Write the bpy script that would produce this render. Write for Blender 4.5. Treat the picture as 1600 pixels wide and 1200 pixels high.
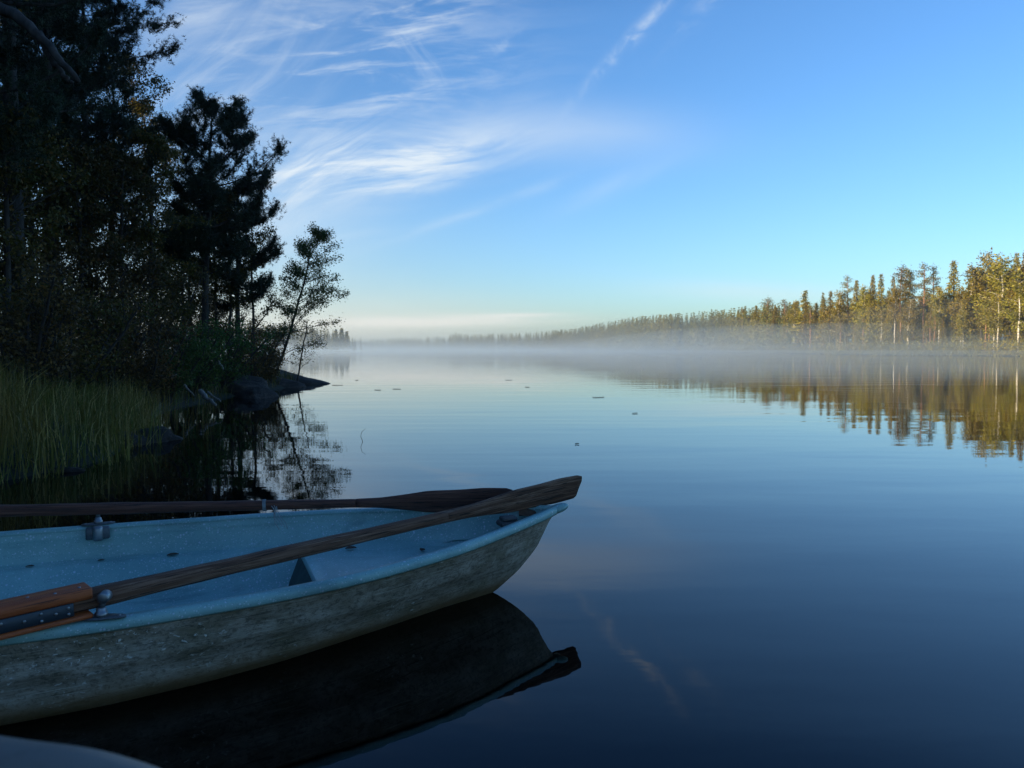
import bpy, bmesh, math, random
import numpy as np
from mathutils import Vector, noise as mnoise
R = math.radians
for o in list(bpy.data.objects): bpy.data.objects.remove(o)
sc = bpy.context.scene
COL = sc.collection

# ------------------------------------------------------------------ camera
F_PX, PITCH, CAM_H = 1200.0, math.atan(54/1200), 1.2
cam = bpy.data.cameras.new("camera"); camo = bpy.data.objects.new("camera", cam); COL.objects.link(camo)
camo.location = (0, 0, CAM_H); camo.rotation_euler = (math.pi/2 - PITCH, 0, 0)
cam.sensor_width = 36; cam.lens = 27; cam.clip_start = .05; cam.clip_end = 6000
cam.dof.use_dof = True; cam.dof.focus_distance = 5.0; cam.dof.aperture_fstop = 7.1
sc.camera = camo

def ray(px, py):
    x = (px-800)/F_PX; y = (600-py)/F_PX; c, s = math.cos(PITCH), math.sin(PITCH)
    return Vector((x, c+y*s, -s+y*c))
def G(px, py, z=0.0):
    r = ray(px, py); t = (z-CAM_H)/r.z; return Vector((r.x*t, r.y*t, z))
def P(px, py, d):
    r = ray(px, py); t = d/r.y; return Vector((r.x*t, d, CAM_H+r.z*t))

# ------------------------------------------------------------------ light
SUN_EL, SUN_AZ = R(12), R(-118)
SUN_STRENGTH, SKY_STRENGTH, EXPOSURE = 5.0, .12, 1.0
sc.view_settings.view_transform = 'Standard'; sc.view_settings.look = 'None'
sc.view_settings.exposure = EXPOSURE; sc.view_settings.gamma = 1
sl = bpy.data.lights.new("sun", 'SUN'); sl.energy = SUN_STRENGTH; sl.angle = R(.5); sl.color = (1, .80, .52)
slo = bpy.data.objects.new("sun", sl); COL.objects.link(slo)
S = Vector((math.sin(SUN_AZ)*math.cos(SUN_EL), math.cos(SUN_AZ)*math.cos(SUN_EL), math.sin(SUN_EL)))
slo.rotation_euler = S.to_track_quat('Z', 'Y').to_euler(); slo.location = (-30, -10, 30)

# node helpers
class NT:
    def __init__(s, nt): s.nt = nt
    def n(s, typ, **kw):
        nd = s.nt.nodes.new(typ)
        for k, v in kw.items(): setattr(nd, k, v)
        return nd
    def put(s, sock, v):
        if v is None: return
        if isinstance(v, bpy.types.NodeSocket): s.nt.links.new(v, sock)
        else: sock.default_value = v
    def m(s, op, a, b=None, c=None, clamp=False):
        nd = s.n('ShaderNodeMath', operation=op, use_clamp=clamp)
        s.put(nd.inputs[0], a); s.put(nd.inputs[1], b); s.put(nd.inputs[2], c); return nd.outputs[0]
    def noise(s, vec, scale, detail=4, rough=.5, dist=0.0, out=0):
        nd = s.n('ShaderNodeTexNoise'); s.put(nd.inputs['Vector'], vec)
        nd.inputs['Scale'].default_value = scale; nd.inputs['Detail'].default_value = detail
        nd.inputs['Roughness'].default_value = rough; nd.inputs['Distortion'].default_value = dist
        return nd.outputs[out]
    def map(s, vec, scale=(1, 1, 1), rot=(0, 0, 0), loc=(0, 0, 0)):
        nd = s.n('ShaderNodeMapping'); s.put(nd.inputs[0], vec)
        nd.inputs['Location'].default_value = loc; nd.inputs['Rotation'].default_value = rot; nd.inputs['Scale'].default_value = scale
        return nd.outputs[0]
    def ramp(s, fac, stops):
        nd = s.n('ShaderNodeValToRGB'); s.put(nd.inputs[0], fac); e = nd.color_ramp.elements
        while len(e) < len(stops): e.new(.5)
        for q, (p, c) in zip(e, stops):
            q.position = p; q.color = (*c, 1) if len(c) == 3 else c
        return nd.outputs[0]
    def mix(s, fac, a, b, typ='MIX'):
        nd = s.n('ShaderNodeMix', data_type='RGBA', blend_type=typ)
        s.put(nd.inputs[0], fac)
        s.put(nd.inputs[6], (*a, 1) if isinstance(a, tuple) else a); s.put(nd.inputs[7], (*b, 1) if isinstance(b, tuple) else b)
        return nd.outputs[2]
    def sstep(s, v, lo, hi):
        nd = s.n('ShaderNodeMapRange', interpolation_type='SMOOTHSTEP'); s.put(nd.inputs[0], v)
        nd.inputs[1].default_value = lo; nd.inputs[2].default_value = hi; return nd.outputs[0]
    def bump(s, h, strength=.3, dist=.01):
        nd = s.n('ShaderNodeBump'); s.put(nd.inputs['Height'], h)
        nd.inputs['Strength'].default_value = strength; nd.inputs['Distance'].default_value = dist; return nd.outputs[0]

# ------------------------------------------------------------------ sky
world = bpy.data.worlds.new("World"); sc.world = world; world.use_nodes = True
W = NT(world.node_tree); bg = world.node_tree.nodes['Background']
sky = W.n('ShaderNodeTexSky'); sky.sky_type = 'NISHITA'; sky.sun_disc = False
sky.sun_elevation = SUN_EL; sky.sun_rotation = SUN_AZ
skyt = W.mix(1.0, sky.outputs[0], (.535, .765, 1.10), 'MULTIPLY')
hsn = W.n('ShaderNodeHueSaturation'); hsn.inputs['Saturation'].default_value = 1.07; W.put(hsn.inputs['Color'], skyt)
sz_ = W.n('ShaderNodeSeparateXYZ'); W.put(sz_.inputs[0], W.n('ShaderNodeTexCoord').outputs['Generated'])
skyc = W.mix(W.sstep(sz_.outputs[2], .38, .48), hsn.outputs[0], W.mix(1.0, hsn.outputs[0], (.55, .67, .76), 'MULTIPLY'))
tc = W.n('ShaderNodeTexCoord'); sep = W.n('ShaderNodeSeparateXYZ'); W.put(sep.inputs[0], tc.outputs['Generated'])
dx, dy, dz = sep.outputs
yy = W.m('MAXIMUM', dy, .05)
cu, cv = W.m('DIVIDE', dx, yy), W.m('DIVIDE', dz, yy)
comb = W.n('ShaderNodeCombineXYZ'); W.put(comb.inputs[0], cu); W.put(comb.inputs[1], cv)
uv = comb.outputs[0]
warp = W.noise(uv, 3.0, 3, .5, 0, 1)
wv = W.n('ShaderNodeVectorMath', operation='MULTIPLY_ADD'); W.put(wv.inputs[0], warp); wv.inputs[1].default_value = (.10, .06, 0); W.put(wv.inputs[2], uv)
uvw = wv.outputs[0]
cloud = None
def patch(px, py, w, h, ang, amp, along=3.0, across=22.0, lo=.42, hi=.75, seed=0.0, flat=0.0):
    """a wisp of cirrus: a soft patch of sky directions filled with stretched fibres"""
    global cloud
    r = ray(px, py); u0, v0 = r.x/r.y, r.z/r.y
    t = R(ang); wu, hu = w/F_PX, h/F_PX
    au = W.m('SUBTRACT', cu, u0); av = W.m('SUBTRACT', cv, v0)
    a = W.m('ADD', W.m('MULTIPLY', au, math.cos(t)/wu), W.m('MULTIPLY', av, math.sin(t)/wu))
    b = W.m('ADD', W.m('MULTIPLY', au, -math.sin(t)/hu), W.m('MULTIPLY', av, math.cos(t)/hu))
    d2 = W.m('ADD', W.m('MULTIPLY', a, a), W.m('MULTIPLY', b, b))
    fall = W.m('POWER', 2.718, W.m('MULTIPLY', d2, -1.0))
    vec = W.map(W.map(uvw, rot=(0, 0, -t), loc=(seed, seed*.7, seed)), scale=(along, across, 1))
    nz = W.noise(vec, 1.0, 9, .62, .55)
    fib = W.sstep(nz, lo, hi)
    if flat: fib = W.m('ADD', W.m('MULTIPLY', fib, 1-flat), flat)
    v = W.m('MULTIPLY', W.m('MULTIPLY', fall, fib), amp)
    cloud = v if cloud is None else W.m('ADD', cloud, v)
patch(610, 258, 150, 34, 9, 1.3, 5, 34, .36, .68, 1.1, .1)
patch(500, 262, 90, 44, 28, .85, 5, 30, .38, .72, 2.1)
patch(560, 110, 200, 95, 4, .62, 7, 38, .42, .72, 3.3)
patch(640, 20, 110, 40, 12, .65, 8, 34, .42, .72, 4.4)
patch(645, 70, 60, 30, -60, .35, 6, 26, .42, .72, 4.9)
patch(300, 25, 170, 26, 8, .4, 6, 30, .42, .75, 5.2, .15)
patch(330, 150, 190, 120, 40, .42, 5, 20, .40, .75, 6.1, .2)
patch(985, 62, 95, 9, 47, .55, 24, 34, .36, .70, 7.7, .06)
patch(1085, 25, 70, 14, 42, .25, 12, 24, .4, .72, 8.8)
patch(790, 62, 30, 12, 40, .42, 14, 26, .38, .72, 9.2)
patch(880, 205, 190, 42, -2, .42, 3, 9, .3, .9, 10.5, .6)
patch(740, 330, 150, 9, 19, .26, 7, 30, .36, .72, 11.3, .1)
patch(640, 292, 90, 12, 10, .6, 5, 26, .38, .72, 12.9)
patch(480, 360, 130, 60, 10, .42, 4, 20, .36, .8, 13.4, .35)
patch(960, 290, 90, 16, 24, .22, 4, 18, .3, .8, 14.2, .4)
patch(690, 502, 170, 9, 1, .8, 3, 34, .3, .7, 15.8, .45)
patch(820, 492, 60, 3, 1, .5, 3, 30, .3, .7, 16.2, .45)
patch(1170, 455, 150, 15, -2, .38, 3, 20, .3, .8, 17.2, .5)
patch(560, 515, 340, 50, 0, .50, 2, 7, .2, .9, 18.2, .75)
patch(200, 470, 420, 170, 0, .50, 3, 9, .3, .9, 19.2, .6)
front = W.sstep(dy, .1, .3); up = W.sstep(dz, 0.0, .02)
cl = W.m('MULTIPLY', W.m('MULTIPLY', cloud, front), up)
cl = W.m('MINIMUM', cl, .9)
warm = W.ramp(W.sstep(dz, .0, .12), [(0, (4.1, 3.95, 3.5)), (1, (3.5, 3.85, 4.1))])
W.put(bg.inputs[0], W.mix(cl, skyc, warm)); bg.inputs[1].default_value = SKY_STRENGTH

# ------------------------------------------------------------------ render quality
cy = sc.cycles
cy.max_bounces = 8; cy.diffuse_bounces = 2; cy.glossy_bounces = 3; cy.transmission_bounces = 3
cy.volume_bounces = 3; cy.transparent_max_bounces = 48; cy.sample_clamp_indirect = 4
cy.caustics_reflective = False; cy.caustics_refractive = False
try: cy.use_denoising = True
except Exception: pass

# ------------------------------------------------------------------ materials
def material(name):
    m = bpy.data.materials.new(name); m.use_nodes = True
    n = NT(m.node_tree); b = m.node_tree.nodes['Principled BSDF']
    t = n.n('ShaderNodeTexCoord')
    return m, n, b, t.outputs['Object']
def foliage(name, c1, c2, c3=None, rough=.55, trans=.3, scale=1.2, tint=.5):
    m, n, b, oc = material(name)
    oi = n.n('ShaderNodeObjectInfo'); ge = n.n('ShaderNodeNewGeometry')
    big = n.noise(oc, scale, 3, .6)
    fac = n.sstep(big, .35, .65)
    col = n.mix(fac, c1, c2)
    rnd = ge.outputs['Random Per Island']
    if c3: col = n.mix(n.sstep(rnd, .80, .95), col, c3)
    v = n.m('ADD', n.m('MULTIPLY', rnd, .7), .65)
    v = n.m('MULTIPLY', v, n.m('ADD', n.m('MULTIPLY', oi.outputs['Random'], tint), 1-tint/2))
    hs = n.n('ShaderNodeHueSaturation'); n.put(hs.inputs['Color'], col); n.put(hs.inputs['Value'], v)
    n.put(hs.inputs['Hue'], n.m('ADD', n.m('MULTIPLY', oi.outputs['Random'], .03), .485))
    n.put(b.inputs['Base Color'], hs.outputs[0]); b.inputs['Roughness'].default_value = rough
    b.inputs['Specular IOR Level'].default_value = .3
    if trans:
        tr = n.n('ShaderNodeBsdfTranslucent'); n.put(tr.inputs[0], hs.outputs[0])
        mx = n.n('ShaderNodeMixShader'); mx.inputs[0].default_value = trans
        n.put(mx.inputs[1], b.outputs[0]); n.put(mx.inputs[2], tr.outputs[0])
        n.put(m.node_tree.nodes['Material Output'].inputs[0], mx.outputs[0])
    return m
M = {}
M['needle'] = foliage('pine_needles', (.020, .038, .018), (.032, .050, .020), (.05, .045, .02), trans=.1)
M['alder'] = foliage('alder_leaves', (.085, .080, .016), (.12, .088, .018), (.17, .09, .02))
M['birchleaf'] = foliage('birch_leaves', (.06, .11, .02), (.09, .12, .022), (.12, .10, .02))
M['bush'] = foliage('bush_leaves', (.055, .12, .022), (.08, .11, .02), (.09, .08, .02))
M['brownbush'] = foliage('brown_shrub_leaves', (.11, .065, .02), (.13, .075, .022), (.17, .09, .025))
M['woodsleaf'] = foliage('woods_foliage', (.02, .035, .014), (.035, .045, .015))
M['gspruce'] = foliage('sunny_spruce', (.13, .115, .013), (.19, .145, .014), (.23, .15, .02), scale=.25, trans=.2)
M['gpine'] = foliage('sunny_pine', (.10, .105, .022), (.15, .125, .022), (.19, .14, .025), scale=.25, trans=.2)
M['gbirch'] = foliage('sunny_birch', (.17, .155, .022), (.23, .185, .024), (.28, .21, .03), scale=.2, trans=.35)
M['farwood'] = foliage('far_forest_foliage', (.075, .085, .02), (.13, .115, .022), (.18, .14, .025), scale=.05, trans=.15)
M['grass'] = foliage('shore_grass', (.085, .13, .022), (.22, .14, .03), (.34, .25, .09), scale=.55, trans=.3)

def bark(name, c1, c2, sx=14, sz=2.5, bump=.5):
    m, n, b, oc = material(name)
    v = n.map(oc, scale=(sx, sx, sz)); nz = n.noise(v, 1, 5, .65, .3)
    n.put(b.inputs['Base Color'], n.ramp(nz, [(.35, c1), (.65, c2)])); b.inputs['Roughness'].default_value = .9
    n.put(b.inputs['Normal'], n.bump(nz, bump, .02)); return m
M['bark'] = bark('dark_bark', (.025, .019, .015), (.075, .062, .052))
M['twig'] = bark('twig_bark', (.03, .022, .018), (.06, .05, .042), 30, 10)
M['deadwood'] = bark('bleached_deadwood', (.16, .14, .12), (.34, .31, .27), 40, 6)
M['redbark'] = bark('reddish_pine_bark', (.16, .08, .045), (.34, .18, .10), 8, 2)
def birchbark():
    m, n, b, oc = material('birch_bark')
    nz = n.noise(n.map(oc, scale=(3, 3, 9)), 1, 4, .6)
    n.put(b.inputs['Base Color'], n.ramp(nz, [(.38, (.06, .05, .045)), (.46, (.55, .50, .42)), (.8, (.70, .66, .58))])); b.inputs['Roughness'].default_value = .7
    return m
M['birchbark'] = birchbark()

def ground_mat():
    m, n, b, oc = material('forest_soil')
    a = n.noise(oc, .6, 6, .6); c = n.noise(oc, 9, 5, .7)
    col = n.ramp(a, [(.35, (.030, .024, .014)), (.55, (.035, .042, .015)), (.7, (.06, .052, .022))])
    n.put(b.inputs['Base Color'], n.mix(n.m('MULTIPLY', c, .6), col, (.02, .017, .012))); b.inputs['Roughness'].default_value = .95
    n.put(b.inputs['Normal'], n.bump(c, .6, .05)); return m
def rock_mat(name, c1, c2, c3):
    m, n, b, oc = material(name)
    a = n.noise(n.map(oc, scale=(1, 1, 2.4)), 2.6, 9, .72, .8); c = n.noise(oc, 24, 6, .75)
    col = n.ramp(a, [(.3, c1), (.52, c2), (.72, c3)])
    n.put(b.inputs['Base Color'], n.mix(n.m('MULTIPLY', c, .5), col, c1)); b.inputs['Roughness'].default_value = .8
    n.put(b.inputs['Normal'], n.bump(n.m('ADD', a, n.m('MULTIPLY', c, .35)), 1.0, .10)); return m
M['ground'] = ground_mat()
M['rock'] = rock_mat('shore_rock', (.018, .013, .011), (.05, .038, .031), (.15, .118, .095))
M['palerock'] = rock_mat('pale_rock', (.12, .11, .10), (.22, .20, .18), (.30, .28, .25))

def water_mat():
    m, n, b, oc = material('lake_water')
    g = n.n('ShaderNodeNewGeometry'); pos = g.outputs['Position']
    b.inputs['Base Color'].default_value = (.0004, .0009, .0014, 1); b.inputs['Roughness'].default_value = .015
    b.inputs['IOR'].default_value = 1.333
    # long lazy swells, fine ripples only in drifting patches
    w1 = n.noise(n.map(pos, scale=(.22, .75, 1), rot=(0, 0, R(-8))), 1, 2, .5)
    w2 = n.noise(n.map(pos, scale=(1.6, 4.5, 1), rot=(0, 0, R(12))), 1, 3, .5)
    w3 = n.noise(n.map(pos, scale=(5, 11, 1), rot=(0, 0, R(-18))), 1, 2, .5)
    mask = n.sstep(n.noise(n.map(pos, scale=(.010, .045, 1), rot=(0, 0, R(5))), 1, 3, .5), .42, .66)
    h = n.m('ADD', n.m('MULTIPLY', w1, .007), n.m('MULTIPLY', w2, .0007))
    h = n.m('ADD', h, n.m('MULTIPLY', n.m('MULTIPLY', w3, mask), .0013))
    nd = n.n('ShaderNodeBump'); nd.inputs['Strength'].default_value = 1.0; nd.inputs['Distance'].default_value = 1.0
    n.put(nd.inputs['Height'], h); n.put(b.inputs['Normal'], nd.outputs[0])
    return m
M['water'] = water_mat()

def hull_mat():
    m, n, b, oc = material('weathered_hull')
    st = n.noise(n.map(oc, scale=(5, 5, 15)), 1, 9, .74, .3)
    fine = n.noise(n.map(oc, scale=(42, 42, 56)), 1, 8, .78, .6)
    bl = n.noise(oc, 4.5, 5, .6)
    col = n.ramp(st, [(.34, (.24, .20, .14)), (.5, (.42, .365, .285)), (.66, (.62, .56, .46))])
    col = n.mix(n.sstep(bl, .42, .7), col, (.23, .20, .125))
    col = n.mix(n.m('MULTIPLY', n.sstep(fine, .48, .60), .62), col, (.05, .045, .03))
    # pale scratches and chips
    ch = n.noise(n.map(oc, scale=(34, 34, 60), rot=(0, .6, 0)), 1, 6, .72, .6)
    chm = n.m('MULTIPLY', n.sstep(ch, .59, .64), n.sstep(n.noise(oc, 2.3, 3, .5), .44, .58))
    col = n.mix(n.m('MULTIPLY', chm, .9), col, (.85, .86, .80))
    thin = n.noise(n.map(oc, scale=(5, 5, 190), rot=(0, -.10, 0)), 1, 3, .6, 1.2)
    col = n.mix(n.m('MULTIPLY', n.sstep(thin, .59, .65), .6), col, (.66, .62, .50))
    thin2 = n.noise(n.map(oc, scale=(3, 3, 120), rot=(0, .04, 0)), 1, 4, .6, .8)
    col = n.mix(n.m('MULTIPLY', n.sstep(thin2, .60, .66), .7), col, (.06, .05, .035))
    sp = n.n('ShaderNodeSeparateXYZ'); n.put(sp.inputs[0], oc)
    lowz = n.sstep(n.m('ADD', sp.outputs[2], n.m('MULTIPLY', n.m('SUBTRACT', bl, .5), .10)), .13, .01)
    col = n.mix(n.m('MULTIPLY', lowz, .8), col, (.22, .13, .045))
    n.put(b.inputs['Base Color'], col); b.inputs['Roughness'].default_value = .62
    n.put(b.inputs['Normal'], n.bump(n.m('ADD', st, n.m('MULTIPLY', fine, .6)), .5, .006)); return m
def gelcoat():
    m, n, b, oc = material('speckled_blue_gelcoat')
    base = n.noise(oc, 3, 5, .6)
    col = n.ramp(base, [(.35, (.24, .45, .43)), (.65, (.34, .57, .53))])
    def spots(scale, rad, sel):
        v = n.n('ShaderNodeTexVoronoi'); n.put(v.inputs['Vector'], oc); v.inputs['Scale'].default_value = scale
        s = n.n('ShaderNodeSeparateColor'); n.put(s.inputs[0], v.outputs['Color'])
        r_ = n.m('MULTIPLY', s.outputs[1], rad)
        return n.m('MULTIPLY', n.m('LESS_THAN', v.outputs['Distance'], r_), n.m('GREATER_THAN', s.outputs[0], sel))
    col = n.mix(n.m('MULTIPLY', spots(80, .36, .80), .8), col, (.022, .05, .09))
    col = n.mix(n.m('MULTIPLY', spots(80, .42, .60), .9), col, (.62, .72, .78))
    col = n.mix(n.m('MULTIPLY', spots(150, .42, .66), .7), col, (.70, .80, .84))
    col = n.mix(n.m('MULTIPLY', spots(190, .4, .6), .5), col, (.06, .13, .18))
    dirt = n.sstep(n.noise(n.map(oc, scale=(1.5, 5, 5)), 1.6, 7, .65), .5, .75)
    col = n.mix(n.m('MULTIPLY', dirt, .45), col, (.045, .085, .095))
    n.put(b.inputs['Base Color'], col); b.inputs['Roughness'].default_value = .42
    dew = n.noise(oc, 130, 2, .5)
    n.put(b.inputs['Normal'], n.bump(n.m('ADD', n.sstep(dew, .6, .7), base), .15, .003)); return m
def oldwood(name, dark, mid, light, sx=1.6, sy=38, rough=.8):
    m, n, b, oc = material(name)
    g = n.noise(n.map(oc, scale=(sx, sy, sy)), 1, 7, .7, .5); big = n.noise(n.map(oc, scale=(1.2, 4, 4)), 1, 3, .6)
    cr = n.noise(n.map(oc, scale=(3.5, 170, 170)), 1, 4, .7, .8)
    col = n.ramp(g, [(.32, dark), (.5, mid), (.68, light)])
    col = n.mix(n.m('MULTIPLY', n.sstep(big, .45, .65), .55), col, mid)
    col = n.mix(n.m('MULTIPLY', n.sstep(cr, .53, .60), .9), col, tuple(c*.35 for c in dark))
    n.put(b.inputs['Base Color'], col); b.inputs['Roughness'].default_value = rough
    n.put(b.inputs['Normal'], n.bump(n.m('ADD', g, cr), .7, .004)); return m
M['hull'] = hull_mat(); M['gel'] = gelcoat()
M['oar'] = oldwood('weathered_oar_wood', (.055, .020, .010), (.17, .078, .042), (.44, .27, .185), 2.2, 85)
M['oardark'] = oldwood('dark_wet_oar_wood', (.05, .016, .009), (.13, .042, .022), (.24, .10, .06), 2.0, 80, rough=.6)
M['splint'] = oldwood('orange_brown_splint_wood', (.28, .055, .015), (.46, .10, .022), (.58, .16, .035), 1.2, 26, .55)
M['jetty'] = oldwood('grey_jetty_planks', (.08, .075, .07), (.16, .15, .14), (.26, .25, .24))
def metal(name, c, rough=.45, met=1.0, rust=.3):
    m, n, b, oc = material(name)
    a = n.noise(oc, 60, 5, .7); n.put(b.inputs['Base Color'], n.mix(n.m('MULTIPLY', n.sstep(a, .5, .75), rust), c, (.05, .035, .025)))
    b.inputs['Metallic'].default_value = met; n.put(b.inputs['Roughness'], n.m('ADD', n.m('MULTIPLY', a, .3), rough-.15)); return m
M['galv'] = metal('galvanised_metal', (.34, .36, .37), .5)
M['platemetal'] = metal('dull_splice_plate', (.035, .05, .065), .5, .3)
M['castmetal'] = metal('dull_cast_metal', (.14, .16, .17), .6, .6, .5)
M['paintedpipe'] = metal('pale_grey_painted_pipe', (.22, .19, .16), .5, 0, .15)
def plain(name, c, rough=.7, spread=.4, scale=20):
    m, n, b, oc = material(name)
    a = n.noise(oc, scale, 4, .6); n.put(b.inputs['Base Color'], n.ramp(a, [(.3, tuple(x*(1-spread) for x in c)), (.7, tuple(min(1, x*(1+spread)) for x in c))]))
    b.inputs['Roughness'].default_value = rough; return m
M['cord'] = plain('frayed_nylon', (.32, .34, .33), .6)
M['deadleaf'] = plain('brown_dead_leaf', (.09, .04, .018), .7, .5, 60)
M['shadegrime'] = plain('shaded_grimy_wet_gelcoat', (.035, .055, .05), .5, .5, 14)  # dark tone carries the shade below the seat as well as dirt
M['reed'] = plain('reed_stem', (.05, .055, .025), .6)
M['pad'] = plain('floating_leaf', (.05, .05, .03), .5)

# ------------------------------------------------------------------ mesh helpers
class MB:
    """collects vertices and faces of ONE part"""
    def __init__(s): s.V = []; s.F = []; s.off = 0
    def add(s, V, F):
        V = np.asarray(V, float).reshape(-1, 3); F = np.asarray(F, int)
        s.V.append(V); s.F.append(F+s.off); s.off += len(V)
    def build(s, name, mat, parent=None, smooth=False):
        me = bpy.data.meshes.new(name)
        V = np.concatenate(s.V)
        me.vertices.add(len(V)); me.vertices.foreach_set('co', V.astype(np.float32).ravel())
        idx = np.concatenate([f.ravel() for f in s.F]); tot = np.concatenate([np.full(len(f), f.shape[1]) for f in s.F])
        st = np.concatenate([[0], np.cumsum(tot)[:-1]])
        me.loops.add(len(idx)); me.loops.foreach_set('vertex_index', idx.astype(np.int32))
        me.polygons.add(len(tot)); me.polygons.foreach_set('loop_start', st.astype(np.int32))
        me.update(calc_edges=True); me.validate()
        if smooth: me.polygons.foreach_set('use_smooth', np.ones(len(me.polygons), bool))
        me.materials.append(mat)
        o = bpy.data.objects.new(name, me); COL.objects.link(o)
        if parent: o.parent = parent
        return o
    def tube(s, pts, rad, k=6, cap=True):
        pts = np.asarray(pts, float); n = len(pts); rad = np.broadcast_to(np.asarray(rad, float), (n,))
        T = np.gradient(pts, axis=0); T /= np.linalg.norm(T, axis=1)[:, None]+1e-9
        m = T.mean(0); ref = np.array([0, 0, 1.]) if abs(m[2]) < .8*np.linalg.norm(m)+1e-9 else np.array([1., 0, 0])
        A = np.cross(T, ref); A /= np.linalg.norm(A, axis=1)[:, None]+1e-9; B = np.cross(T, A)
        th = np.arange(k)*2*math.pi/k
        ring = pts[:, None]+rad[:, None, None]*(np.cos(th)[None, :, None]*A[:, None]+np.sin(th)[None, :, None]*B[:, None])
        i = np.arange(n-1)[:, None]*k; j = np.arange(k)[None]; j2 = (j+1) % k
        Fq = np.stack([i+j, i+j2, i+k+j2, i+k+j], -1).reshape(-1, 4)
        s.add(ring.reshape(-1, 3), Fq)
        if cap:
            o = s.off-n*k
            s.F.append(np.array([[o+q for q in range(k)][::-1]])); s.F.append(np.array([[o+(n-1)*k+q for q in range(k)]]))
    def box(s, x0, x1, y0, y1, z0, z1, bev=0.0):
        if bev <= 0:
            V = [(x, y, z) for x in (x0, x1) for y in (y0, y1) for z in (z0, z1)]
            s.add(V, [(0, 1, 3, 2), (4, 6, 7, 5), (0, 4, 5, 1), (2, 3, 7, 6), (0, 2, 6, 4), (1, 5, 7, 3)]); return
        b = bev; prof = [(y0+b, z0), (y1-b, z0), (y1, z0+b), (y1, z1-b), (y1-b, z1), (y0+b, z1), (y0, z1-b), (y0, z0+b)]
        cyy, czz = (y0+y1)/2, (z0+z1)/2
        rings = []
        for x, q in ((x0, b), (x0+b, 0), (x1-b, 0), (x1, b)):
            for (y, z) in prof:
                rings.append((x, y-(q if y > cyy else -q)*.6, z-(q if z > czz else -q)*.6))
        F = []
        for i in range(3):
            for j in range(8): F.append((i*8+j, i*8+(j+1) % 8, (i+1)*8+(j+1) % 8, (i+1)*8+j))
        s.add(rings, F); o = s.off-32
        s.F.append(np.array([[o+q for q in range(8)][::-1]])); s.F.append(np.array([[o+24+q for q in range(8)]]))
    def grid(s, V, closed=False):
        """V: (n, m, 3) array -> quad sheet"""
        V = np.asarray(V, float); n, m = V.shape[:2]
        i = np.arange(n-1)[:, None]; j = np.arange(m if closed else m-1)[None]; j2 = (j+1) % m
        F = np.stack([i*m+j, i*m+j2, (i+1)*m+j2, (i+1)*m+j], -1).reshape(-1, 4)
        s.add(V.reshape(-1, 3), F)

def tag(o, label=None, cat=None, group=None, kind=None):
    if label: o['label'] = label
    if cat: o['category'] = cat
    if group: o['group'] = group
    if kind: o['kind'] = kind
    return o
def thing(name, label, cat, loc=(0, 0, 0), rz=0, group=None):
    o = bpy.data.objects.new(name, None); COL.objects.link(o); o.empty_display_size = .2
    o.location = loc; o.rotation_euler = (0, 0, rz); return tag(o, label, cat, group)
def copy_tree(o, parent=None):
    c = o.copy(); COL.objects.link(c)
    if parent: c.parent = parent
    for ch in list(o.children): copy_tree(ch, c)
    return c

def leaves(mb, pos, size, rng, spread=0.05, dirs=None, droop=0.0, width=.62):
    n = len(pos); p = pos+rng.normal(0, spread, (n, 3))
    a = rng.normal(0, 1, (n, 3))
    if dirs is not None: a = a*.8+dirs
    a[:, 2] -= droop
    a /= np.linalg.norm(a, axis=1)[:, None]
    b = np.cross(a, rng.normal(0, 1, (n, 3))); b /= np.linalg.norm(b, axis=1)[:, None]+1e-9
    s = (size*rng.uniform(.6, 1.25, n))[:, None]
    V = np.stack([p, p+a*s*.45+b*s*width/2, p+a*s, p+a*s*.45-b*s*width/2], 1).reshape(-1, 3)
    mb.add(V, np.arange(4*n).reshape(-1, 4))
def needles(mb, pos, dirs, rng, K=18, shoot=.17, length=.10, width=.013):
    n = len(pos); d = dirs/np.linalg.norm(dirs, axis=1)[:, None]
    P0 = np.repeat(pos, K, 0); D = np.repeat(d, K, 0)
    t = rng.uniform(0, 1, n*K)[:, None]
    base = P0-D*shoot*t
    r = rng.normal(0, 1, (n*K, 3)); r -= D*(r*D).sum(1)[:, None]; r /= np.linalg.norm(r, axis=1)[:, None]+1e-9
    a = D*rng.uniform(.35, 1.0, n*K)[:, None]+r; a /= np.linalg.norm(a, axis=1)[:, None]
    b = np.cross(a, rng.normal(0, 1, (n*K, 3))); b /= np.linalg.norm(b, axis=1)[:, None]+1e-9
    L = length*rng.uniform(.7, 1.2, n*K)[:, None]
    V = np.stack([base-b*width/2, base+b*width/2, base+a*L], 1).reshape(-1, 3)
    mb.add(V, np.arange(3*n*K).reshape(-1, 3))

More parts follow.
